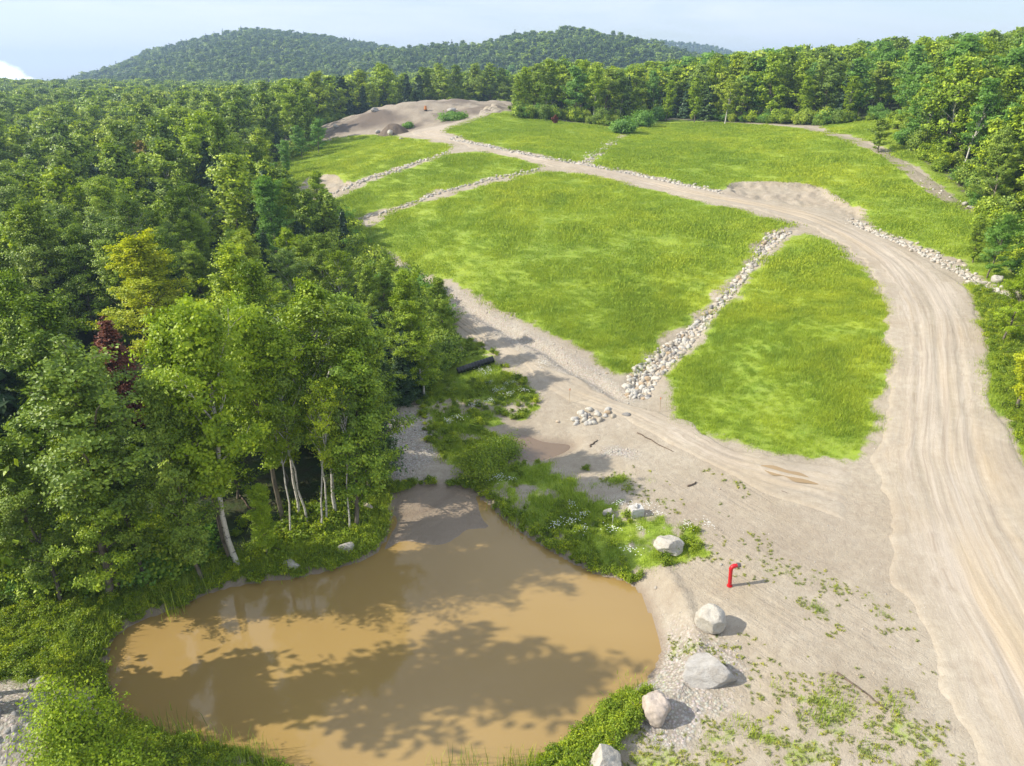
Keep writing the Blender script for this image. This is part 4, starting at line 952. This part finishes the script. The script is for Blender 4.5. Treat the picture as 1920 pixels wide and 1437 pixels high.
# white flowers
mw_, t, out = material('white_petals'); principled(t, out, (.75, .76, .7, 1), .7, .2)
rng = np.random.default_rng(3); n = 26; c = rng.normal(size=(n, 3)) * [.2, .2, .05] + [0, 0, .5]; V = []
for q in c:
    for k in range(4): V.append(q + .035 * np.array([math.cos(k * 1.57), math.sin(k * 1.57), .2 * (k % 2)]))
FL = [mesh_from('flowers', np.array(V), np.arange(n * 4).reshape(-1, 4), [mw_])]
fp = []
for u, v, n, s in ((1150,975,3,1.2),(1060,985,3,1),(1225,990,4,2),(1300,1000,2,1.5),(925,765,6,1.2),(960,730,5,1.2),(890,705,4,1),(845,795,3,.6),(930,905,3,.5),(1100,960,2,1),(1010,690,3,.7)):
    x, y, z = at(u, v)
    for _ in range(n): fp.append((x + rng.normal() * s * .6, y + rng.normal() * s * .6))
fp = np.array(fp); scatter('wildflowers', np.column_stack([fp, height(fp[:, 0], fp[:, 1])]), rng.uniform(0, 6, len(fp)), rng.uniform(.6, 1, len(fp)), np.zeros(len(fp)), FL, label='white wildflowers dotted among the bank weeds', cat='flowers')

# ================================================================ stones
def stone_mat(name, stops, bumps=.5, rnd=True, sc=3.0, contrast=.35):
    m, t, out = material(name); p = t.n.new('ShaderNodeTexCoord').outputs['Object']
    c0 = t.ramp(t.rnd(), stops) if rnd else stops
    n1 = t.noise(p, sc, 6, .7, .4); n2 = t.noise(p, sc * 6, 4, .7)
    c1 = t.mix(t.mapr(n1, .4, .68, 0, contrast * 1.6), c0, t.mix(1.0, c0, (.62, .58, .54, 1), 'MULTIPLY'))
    c1 = t.mix(t.mapr(n2, .56, .72, 0, contrast), c1, (.18, .16, .14, 1))
    principled(t, out, c1, .9, .2, t.bump(t.math('ADD', n1, t.math('MULTIPLY', n2, .4)), bumps, .08)); return m
m_st = stone_mat('field_stone', [(0, (.40, .36, .30, 1)), (.25, (.55, .51, .44, 1)), (.5, (.30, .28, .26, 1)), (.68, (.62, .58, .5, 1)), (.85, (.48, .38, .27, 1)), (1, (.66, .63, .57, 1))])
m_stw = stone_mat('white_quarry_stone', [(0, (.34, .31, .27, 1)), (.3, (.46, .43, .37, 1)), (.6, (.56, .52, .45, 1)), (.8, (.50, .43, .34, 1)), (1, (.62, .59, .53, 1))])
m_stg = stone_mat('grey_stone', [(0, (.22, .21, .20, 1)), (.5, (.34, .33, .31, 1)), (1, (.45, .42, .38, 1))])
def rock(seed, sub, cuts, rough, dims=(1, 1, 1), cutd=(.55, .9)):
    bm = bmesh.new(); bmesh.ops.create_icosphere(bm, subdivisions=sub, radius=1.0)
    v = np.array([q.co[:] for q in bm.verts]); rng = np.random.default_rng(seed)
    for _ in range(cuts):
        n = rng.normal(size=3); n /= np.linalg.norm(n); dd = rng.uniform(*cutd); s = v @ n - dd; v = v - np.outer(np.maximum(s, 0) * .93, n)
    o = rng.uniform(0, 50, 3)
    for sc, am in ((.9, rough), (.35, rough * .5), (.16, rough * .28), (.08, rough * .16)):
        nn = vnoise(v[:, 0] + o[0] + v[:, 2] * .7, v[:, 1] + o[1] - v[:, 2] * .6, sc, seed) + vnoise(v[:, 2] + o[2], v[:, 0] * .5 + v[:, 1], sc, seed + 1)
        v = v * (1 + am * nn)[:, None]
    v = v * np.array(dims)
    for q, c in zip(bm.verts, v): q.co = c
    me = bpy.data.meshes.new('rock'); bm.to_mesh(me); bm.free(); return me
STN = [rock(700 + i, 2 if i < 6 else 2, 7, .16, (1, rs.uniform(.7, .95), rs.uniform(.55, .8))) for i in range(8)]
for me in STN: me.polygons.foreach_set('use_smooth', np.ones(len(me.polygons), bool)); me.materials.append(m_st)
def variants(m):
    r = []
    for me in STN: q = me.copy(); q.materials[0] = m; r.append(q)
    return r
STW, STG = variants(m_stw), variants(m_stg)
stones = []   # x y z size matset label group
def in_poly_pts(poly, sp, seed):
    rng = np.random.default_rng(seed); lo, hi = poly.min(0), poly.max(0); a, b = np.meshgrid(np.arange(lo[0], hi[0], sp), np.arange(lo[1], hi[1], sp)); a = a.ravel() + rng.uniform(-.4, .4, a.size) * sp; b = b.ravel() + rng.uniform(-.4, .4, a.size) * sp
    k = inside(a, b, poly); return a[k], b[k], rng
a, b, rng = in_poly_pts(D1, .30, 41)
for x, y in zip(a, b): stones.append((x, y, rng.uniform(.14, .30) if rng.uniform() < .8 else rng.uniform(.28, .38), 0, 'main'))
def along(line, sp, w, s0, s1, ms, tagn, seed):
    rng = np.random.default_rng(seed); L = np.concatenate([[0], np.cumsum(np.linalg.norm(np.diff(line, axis=0), axis=1))])
    for s in np.arange(0, L[-1], sp):
        x = np.interp(s, L, line[:, 0]) + rng.normal() * w; y = np.interp(s, L, line[:, 1]) + rng.normal() * w; stones.append((x, y, rng.uniform(s0, s1), ms, tagn))
along(D2, .11, .34, .2, .36, 1, 'road', 42); along(D3, .06, .42, .11, .28, 1, 'verge', 43)
along(D4, .12, .4, .14, .32, 0, 'left', 44); along(D5, .16, .32, .14, .3, 0, 'second', 45); along(D6, .12, .6, .12, .25, 1, 'side', 46)
along(TRAIL[-14:], 1.0, .6, .12, .3, 1, 'path', 47)
x, y = cast(1108, 787); rng = np.random.default_rng(48)
for _ in range(34): stones.append((x + rng.normal() * .9, y + rng.normal() * .55, rng.uniform(.16, .36), 0 if rng.uniform() < .6 else 2, 'outlet'))
for _ in range(70): stones.append((PILE[0] + rng.normal() * 1.5, PILE[1] + rng.normal() * 1.3, rng.uniform(.05, .2), 2, 'pile'))
x, y = cast(560, 372)
for _ in range(30): stones.append((x + rng.normal() * 1.3, y + rng.normal() * 1.2, rng.uniform(.2, .4), 2, 'left'))
sx_ = np.array([s[0] for s in stones]); sy_ = np.array([s[1] for s in stones]); sz_ = height(sx_, sy_); ss_ = np.array([s[2] for s in stones])
appar = ss_ / np.hypot(sx_, sy_); infr = np.abs(sx_) < sy_ * .74
order = np.argsort(-appar * infr); top = set(order[:250].tolist())
WHERE = {'main': 'in the broad stone channel', 'road': 'in the pale stone row along the upper road', 'verge': 'in the white stone row along the road bend',
         'left': 'in the stone channel at the left meadow edge', 'second': 'in the narrow stone line across the meadow', 'side': 'in the side channel above the road', 'path': 'beside the hill path', 'pile': 'in the gravel pile at the bottom left corner', 'outlet': 'in the rock pile at the small outlet by the track'}
STC = {}
for nm_, c_ in (('beige', (.46, .41, .33, 1)), ('light grey', (.50, .48, .44, 1)), ('dark grey', (.26, .25, .24, 1)), ('off-white', (.56, .53, .46, 1)), ('tan', (.44, .34, .23, 1)), ('white', (.63, .60, .54, 1))): STC[nm_] = stone_mat(nm_.replace(' ', '_').replace('-', '_') + '_stone', c_, .6, False, 3.0, .4)
slab = {}
d1len = np.linalg.norm(D1C - D1C[0], axis=1).max()
for i in sorted(top):
    x, y, s, ms, w = stones[i]; setm = (STN, STW, STG)[ms]
    o = link('riprap_stone', setm[i % 8], None, (x, y, sz_[i] + s * .12), 0, (s, s * rs.uniform(.8, 1.1), s * rs.uniform(.85, 1.15)))
    o.rotation_euler = (rs.uniform(-.3, .3), rs.uniform(-.3, .3), rs.uniform(0, 6.28))
    cn = rs.choice(['beige', 'light grey', 'dark grey', 'off-white', 'tan', 'off-white', 'beige'] if ms == 0 else ['white', 'off-white', 'beige', 'light grey'] if ms == 1 else ['light grey', 'dark grey', 'light grey'])
    o.material_slots[0].link = 'OBJECT'; o.material_slots[0].material = STC[cn]
    size = 'very large' if s > .34 else 'large' if s > .28 else 'medium-large' if s > .24 else ('medium' if s > .2 else 'small'); extra = ''
    if w in ('road', 'verge', 'left', 'second'): extra = (', nearer end' if y < {'road': 100, 'verge': 72, 'left': 105, 'second': 93}[w] else ', farther end')
    if w == 'main':
        f = np.linalg.norm(np.array([x, y]) - D1C[0]) / d1len; dl, dr_ = seg_dist(np.array([x]), np.array([y]), D1L, False)[0], seg_dist(np.array([x]), np.array([y]), D1R, False)[0]; sd_ = 'left edge' if dl < dr_ * .5 else 'right edge' if dr_ < dl * .5 else 'middle'
        extra = ', ' + ('lower mouth' if f < .1 else 'lower end' if f < .2 else 'lower third' if f < .35 else 'below halfway' if f < .5 else 'above halfway' if f < .65 else 'upper third' if f < .8 else 'top end') + ', ' + sd_
    tag(o, size + ' ' + cn + ' stone ' + WHERE[w] + extra, 'stone', 'stones ' + WHERE[w])
grp = {}
for o in C.objects:
    if o.name.startswith('riprap_stone'): grp.setdefault(o['label'], []).append(o)
for lb, L in grp.items():
    if len(L) > 1:
        for j, o in enumerate(sorted(L, key=lambda q: q.location.y)):
            if j < len(ORD): o['label'] = ORD[j] + ' ' + lb
ro = [i for i in range(len(stones)) if i not in top]
scatter('riprap', [(sx_[i], sy_[i], sz_[i] + ss_[i] * .1) for i in ro], [rs.uniform(0, 6.28) for _ in ro], ss_[ro], [(i % 8) + 8 * stones[i][3] for i in ro], STN + STW + STG, label='small pale stones lining the ditches and channels', cat='stones', tilt=np.random.default_rng(2).uniform(-.3, .3, (len(ro), 2)))
# pebbles and gravel
a, b, rng = gen_pts(-30, 30, 15, 75, 22, 52); g, gr, wt, f, dk = masks(a, b)
k = (rng.uniform(0, 1, a.size) < gr * .75 * (1 - f) * (1 - g) + .015 * (1 - g) * (1 - f)) & (wt < .3) & (np.abs(a) < b * .8 + 3); a, b = a[k], b[k]
scatter('pebbles', np.column_stack([a, b, height(a, b)]), rng.uniform(0, 6, a.size), np.minimum(rng.uniform(.02, .055, a.size) * (1 + 1.5 * (rng.uniform(0, 1, a.size) > .93)), .12), rng.integers(0, 16, a.size), STN + STW, label='loose grey gravel scattered over the bare soil', cat='gravel')
# boulders
m_b1 = stone_mat('pale_granite', (.50, .47, .41, 1), .8, False, 2.0, .42); m_b2 = stone_mat('grey_granite', (.43, .41, .38, 1), .9, False, 2.4, .5); m_b3 = stone_mat('pinkish_granite', (.49, .42, .36, 1), .5, False, 2.0, .4)
def boulder(u, v, dims, seed, mat, label, rz=0, cuts=10, sink=.24, tilt=(0, 0), rough=.15, sub=5, name='boulder', cutd=(.55, .9)):
    x, y, z = at(u, v); me = rock(seed, sub, cuts, rough, (1, 1, 1), cutd); me.materials.append(mat)
    if sub > 3:
        me.polygons.foreach_set('use_smooth', np.ones(len(me.polygons), bool))
    co = np.array([q.co[:] for q in me.vertices]); half = (co.max(0) - co.min(0)) / 2
    o = link(name, me, None, (x, y, z + dims[2] * .5 - sink), rz, tuple(np.array(dims) / 2 / half)); o.rotation_euler = (tilt[0], tilt[1], rz); tag(o, label, 'boulder'); return o
boulder(1330,1178,(1.25,1.15,1.25),801,m_b1,'rounded off-white boulder alone on bare sand below the red pipe', .3, 7, .15, (0, 0), .13, 5, 'boulder', (.72, .95))
boulder(1322,1268,(2.1,1.3,1.25),830,m_b2,'long angular grey boulder with broken top on the gravel shore', .1, 12, cutd=(.4,.75))
boulder(1230,1345,(1.15,1.15,1.25),813,m_b3,'pinkish squat boulder beside the bright bank weeds', .7, 9)
boulder(1132,1452,(1.35,1.2,1.3),804,m_b1,'pale pointed boulder cut off by the bottom of the photo', 1.2, 8)
boulder(1254,1034,(1.45,1.2,1.05),805,m_b1,'pale flat-topped boulder in the dark weeds right of the pond', -.6, 9)
boulder(1140,966,(.62,.5,.5),806,m_b1,'small round pale boulder next to the white post', .2, 7, .08)
boulder(700,838,(.95,.8,1.0),807,m_b1,'white leaning boulder at the left side of the stony clearing', .5, 8, .1, (.3, .5))
boulder(647,1030,(.95,.6,.5),808,m_b1,'flat pale rock on the bank below the white birches', .3, 8, .1)
boulder(546,1060,(.9,.6,.45),809,m_b1,'low pale rock on the pond bank right of the big maple', -.2, 9, .1)
boulder(686,958,(.8,.7,.6),810,m_b3,'brownish rock half hidden in the weeds above the pond corner', .4, 8, .1)
boulder(703,209,(1.7,1.2,1.1),811,m_b2,'big grey boulder on the crest of the dirt mound', .2, 10, .3)
boulder(846,208,(2.1,1.2,.9),812,m_b2,'broad flat grey boulder at the right end of the mound crest', 0, 10, .3, cutd=(.4,.7))
boulder(630,240,(1.1,.9,.9),814,m_b1,'white boulder at the left foot of the dirt mound', .5, 8, .1)
boulder(732,255,(1.4,1.1,1.1),815,m_b1,'white boulder where the mound meets the grass', 1.0, 8, .1)
boulder(750,250,(1.0,.8,.7),816,m_b2,'grey boulder between the dark soil heap and the road', .2, 8, .1)
boulder(753,262,(.9,.7,.5),817,m_b3,'small tan boulder in the grass below the white mound boulder', .2, 8, .1)
boulder(708,250,(1.3,.8,.7),818,m_b2,'grey slab rock left of the dark soil heap', .9, 8, .1)
boulder(1868,530,(.9,.8,.8),819,m_b1,'pale boulder above the end of the roadside stone row', .2, 8, .1)
boulder(1822,392,(1.2,.7,.5),820,m_b1,'white rock at the lower end of the hill path', .2, 8, .1)
boulder(1808,386,(1.0,.7,.5),821,m_b1,'white rock just above the lower end of the hill path', .9, 8, .1)
boulder(70,1318,(.8,.6,.4),822,m_b2,'grey rock on top of the gravel pile at the left edge', .9, 8, .1)
boulder(122,1235,(.35,.25,.2),823,m_b1,'small white rock in the shaded left bank grass', .4, 7, .0)
# soil heaps near the mound
def heap(u, v, w, h, seed, label):
    x, y, z = at(u, v); n = 40; th = np.linspace(0, 2 * np.pi, n, endpoint=False); rr = np.linspace(0, 1, 16)
    V = [];
    for r in rr:
        for a in th:
            k = 1 + .25 * vnoise(np.array([math.cos(a) * 2]), np.array([math.sin(a) * 2]), 1, seed)[0]
            V.append((math.cos(a) * r * w * k, math.sin(a) * r * w * .7 * k, h * .8 * (.5 + .5 * math.cos(math.pi * r))  * (1 + .4 * vnoise(np.array([r * math.cos(a) * 4]), np.array([r * math.sin(a) * 4]), 1, seed)[0]) - .8 * r * r - .1))
    F = [(i * n + j, i * n + (j + 1) % n, (i + 1) * n + (j + 1) % n, (i + 1) * n + j) for i in range(15) for j in range(n)]
    o = link('soil_heap', mesh_from('soil_heap', np.array(V), np.array(F), [m_soilh]), None, (x, y, z)); tag(o, label, 'soil heap')
m_soilh, t, out = material('dark_topsoil'); p = t.pos(); n1 = t.noise(p, 1.5, 6, .75); principled(t, out, t.mix(n1, (.13, .10, .075, 1), (.23, .185, .145, 1)), .95, .1, t.bump(n1, .9, .4))
heap(740,250,4.2,2.6,1,'dark brown soil heap beside the road hairpin')
# ================================================================ small made things
def simple(name, col, rough=.5, spec=.4, metal=0, var=.12, sc=8):
    m, t, out = material(name); p = t.n.new('ShaderNodeTexCoord').outputs['Object']; n = t.noise(p, sc, 4, .6)
    c = t.mix(t.mapr(n, .35, .7, 0, 1), col, tuple(q * (1 - var * 2) for q in col[:3]) + (1,)); principled(t, out, c, rough, spec, t.bump(n, .1, .01), metal); return m
def path_tube(pts, r, n=20, r_end=None):
    pts = np.array(pts, float); r = np.full(len(pts), r) if np.isscalar(r) else np.array(r, float); V, F = tubes([(pts, r)], n); L = len(pts)
    cap0 = list(range(n))[::-1]; cap1 = list(range((L - 1) * n, L * n)); return V, [F, np.array([cap0]), np.array([cap1])]
m_red = simple('red_painted_pipe', (.55, .012, .018, 1), .35, .5, 0, .1, 4); m_cap = simple('grey_metal_coupling', (.22, .19, .18, 1), .45, .5, .6)
x, y, z = at(1368, 1099)
hyd = bpy.data.objects.new('standpipe', None); C.objects.link(hyd); hyd.location = (x, y, z); hyd.rotation_euler = (0, R(-4), R(8)); tag(hyd, 'red bent standpipe hydrant rising from bare sand beside the pond', 'standpipe')
HH = 1.12; pr_ = .085
V, F = path_tube([(0, 0, -.25), (0, 0, .4), (0, 0, HH - .18)], pr_); link('riser_pipe', mesh_from('riser', V, F, [m_red], smooth=False), hyd)
V, F = path_tube([(0, 0, -.02), (0, 0, .05)], .125); link('base_collar', mesh_from('collar', V, F, [m_red]), hyd)
el_ = [(0.18 - .18 * math.cos(a), 0, HH - .18 + .18 * math.sin(a)) for a in np.linspace(0, math.pi / 2, 8)]
V, F = path_tube(el_, pr_ * 1.12); link('elbow', mesh_from('elbow', V, F, [m_red]), hyd)
V, F = path_tube([(.18, 0, HH), (.27, 0, HH)], pr_ * 1.02); link('outlet_stub', mesh_from('stub', V, F, [m_red]), hyd)
V, F = path_tube([(.27, 0, HH), (.28, 0, HH), (.36, 0, HH), (.37, 0, HH), (.43, 0, HH), (.44, 0, HH)], [.09, .118, .118, .1, .1, .085]); cp = link('coupling', mesh_from('coupling', V, F, [m_cap]), hyd)
for a in (0, 2.1, 4.2):
    V, F = path_tube([(.32, math.cos(a) * .11, HH + math.sin(a) * .11), (.32, math.cos(a) * .15, HH + math.sin(a) * .15)], .018, 8); link('lug', mesh_from('lug', V, F, [m_cap]), cp)
# black plastic culvert pipe
m_blk = simple('black_corrugated_plastic', (.018, .019, .022, 1), .4, .5, 0, .2, 3)
xa, ya, za = at(858, 702); xb, yb, zb = at(925, 682); A_, B_ = np.array([xa, ya, za + .28]), np.array([xb, yb, zb + .38]); L_ = np.linalg.norm(B_ - A_); n = int(L_ / .06)
s = np.linspace(0, 1, n)[:, None]; pts = A_ + (B_ - A_) * s; rad = .27 + .018 * np.sin(np.arange(n) * 1.57)
V, F = tubes([(pts, rad)], 28); V2, F2 = tubes([(pts[::-1], np.full(n, .235))], 28)
cul = link('culvert_pipe', mesh_from('culvert', np.concatenate([V, V2]), np.concatenate([F, F2 + len(V)]), [m_blk], smooth=True)); tag(cul, 'black corrugated drain pipe lying in weeds beside the dirt track', 'pipe')
# stakes
m_wood = simple('weathered_stake_wood', (.46, .36, .24, 1), .8, .2); m_or = simple('orange_marker_tape', (.75, .17, .03, 1), .6, .3); m_wh = simple('white_painted_wood', (.62, .60, .56, 1), .7, .3)
def box(x0, x1_, y0, y1_, z0, z1_, bev=.004):
    bm = bmesh.new(); bmesh.ops.create_cube(bm, size=1); bmesh.ops.scale(bm, vec=(x1_ - x0, y1_ - y0, z1_ - z0), verts=bm.verts); bmesh.ops.translate(bm, vec=((x0 + x1_) / 2, (y0 + y1_) / 2, (z0 + z1_) / 2), verts=bm.verts)
    bmesh.ops.bevel(bm, geom=bm.edges[:], offset=bev, segments=2, affect='EDGES'); me = bpy.data.meshes.new('box'); bm.to_mesh(me); bm.free(); return me
def stake(u, v, h, label, tilt=(0, 0), orange=True, w=.045):
    x, y, z = at(u, v); e = bpy.data.objects.new('survey_stake' if orange else 'marker_post', None); C.objects.link(e); e.location = (x, y, z); e.rotation_euler = (tilt[0], tilt[1], .4); tag(e, label, 'stake' if orange else 'post')
    me = box(-w / 2, w / 2, -.012, .012, -.2, h); me.materials.append(m_wood if orange else m_wh)
    bm = bmesh.new(); bm.from_mesh(me)
    for q in bm.verts:
        if q.co.z < -.15: q.co.x *= .1
    bm.to_mesh(me); bm.free(); link('shaft', me, e)
    me = box(-w / 2 - .006, w / 2 + .006, -.02, .02, h - .16, h - .02); me.materials.append(m_or if orange else m_wh); link('flag_tape' if orange else 'top_plate', me, e)
stake(1067,756,1.15,'wooden survey stake with orange top on the dirt track near the rock pile',(0,.03)); stake(1237,773,1.15,'wooden survey stake with orange top below the broad stone channel',(.03,-.04))
stake(1148,984,.62,'short white post in weeds beside the small round boulder',(0,.05),False,.07)
# squared stone block with a slab on it
x, y, z = at(1192, 966); m_blk2 = stone_mat('pale_cut_stone', (.58, .56, .52, 1), .5, False, 3, .3)
def rough_block(dx, dy, dz, seed):
    me = box(-dx / 2, dx / 2, -dy / 2, dy / 2, 0, dz, .03); bm = bmesh.new(); bm.from_mesh(me); bmesh.ops.subdivide_edges(bm, edges=bm.edges[:], cuts=3, use_grid_fill=True); r_ = random.Random(seed)
    for q in bm.verts: q.co += Vector((r_.uniform(-1, 1), r_.uniform(-1, 1), r_.uniform(-1, 1))) * .012
    bm.to_mesh(me); bm.free(); me.materials.append(m_blk2); return me
o = link('stone_block', rough_block(.72, .55, .55, 4), None, (x, y, z - .05), .25); tag(o, 'squared pale stone block in the weeds above the pale boulder', 'stone block')
o = link('stone_slab', rough_block(.38, .16, .10, 6), None, (x, y + .03, z + .515), 1.3); tag(o, 'small white slab lying on top of the squared stone block', 'stone slab')
# sticks and logs
m_log = bark_mat('driftwood_bark', (.16, .12, .09, 1), (.07, .055, .04, 1))
def log(u1, v1, u2, v2, r, label, seed):
    a, b = np.array(at(u1, v1)), np.array(at(u2, v2)); rng = np.random.default_rng(seed); s = np.linspace(0, 1, 9)[:, None]; p_ = a + (b - a) * s + rng.normal(size=(9, 3)) * r * .7; p_[:, 2] = height(p_[:, 0], p_[:, 1]) + r * .8
    V, F = path_tube(p_, np.linspace(r, r * .5, 9), 10); o = link('fallen_branch', mesh_from('branch', V, F, [m_log], smooth=True)); tag(o, label, 'branch')
log(1290,914,1308,905,.06,'short dark branch on the sand above the shaded track',1); log(1466,923,1486,930,.05,'thin curved branch on the sand right of the tan puddle',2)
log(1105,838,1120,826,.05,'pale stick beside the small gravel heap',3); log(1570,1262,1660,1330,.04,'long dry stick on the weedy ground at lower right',4); log(1195,812,1262,848,.04,'thin branch lying along the lower track edge',5)
log(470,960,420,890,.05,'bare fallen branch leaning in the shade behind the big maple',6)
# an orange drum at the far crest
m_om = simple('orange_plastic', (.62, .22, .05, 1), .5, .4); m_dk = simple('black_rubber', (.03, .03, .035, 1), .7, .3)
x, y, z = at(798, 207); e = bpy.data.objects.new('traffic_drum', None); C.objects.link(e); e.location = (x, y, z); tag(e, 'small orange drum standing on the crest of the dirt mound', 'drum')
V, F = path_tube([(0, 0, .1), (0, 0, .45), (0, 0, .46), (0, 0, .6), (0, 0, .61), (0, 0, .85)], [.28, .27, .26, .25, .24, .23], 16); link('body', mesh_from('drum', V, F, [m_om]), e)
V, F = path_tube([(0, 0, 0), (0, 0, .1)], .36, 16); link('base_ring', mesh_from('ring', V, F, [m_dk]), e)
# ---------------------------------------------------------------- haze: the air itself
mh, t, out = material('haze_air'); pv = t.n.new('ShaderNodeVolumePrincipled'); pv.inputs['Color'].default_value = (.52, .72, 1.0, 1); pv.inputs['Density'].default_value = .00042; pv.inputs['Anisotropy'].default_value = .2
t.link(pv.outputs[0], out.inputs['Volume'])
HAZE_TOP = 106.0
me = bpy.data.meshes.new('haze'); bm = bmesh.new(); bmesh.ops.create_cube(bm, size=1); bmesh.ops.scale(bm, vec=(4400, 3100, HAZE_TOP + 40), verts=bm.verts); bmesh.ops.translate(bm, vec=(0, 1100, (HAZE_TOP - 40) / 2), verts=bm.verts); bm.to_mesh(me); bm.free(); me.materials.append(mh)
tag(link('haze', me), kind='stuff')
print('trees', len(trees), 'chosen', len(chosen), 'stones', len(stones), 'mountain', len(xm), 'zrange', Z.min(), Z.max(), 'gridverts', len(xf), 'smallest tree px', min(cnt[i] for i in chosen if not trees[i]['manual']))
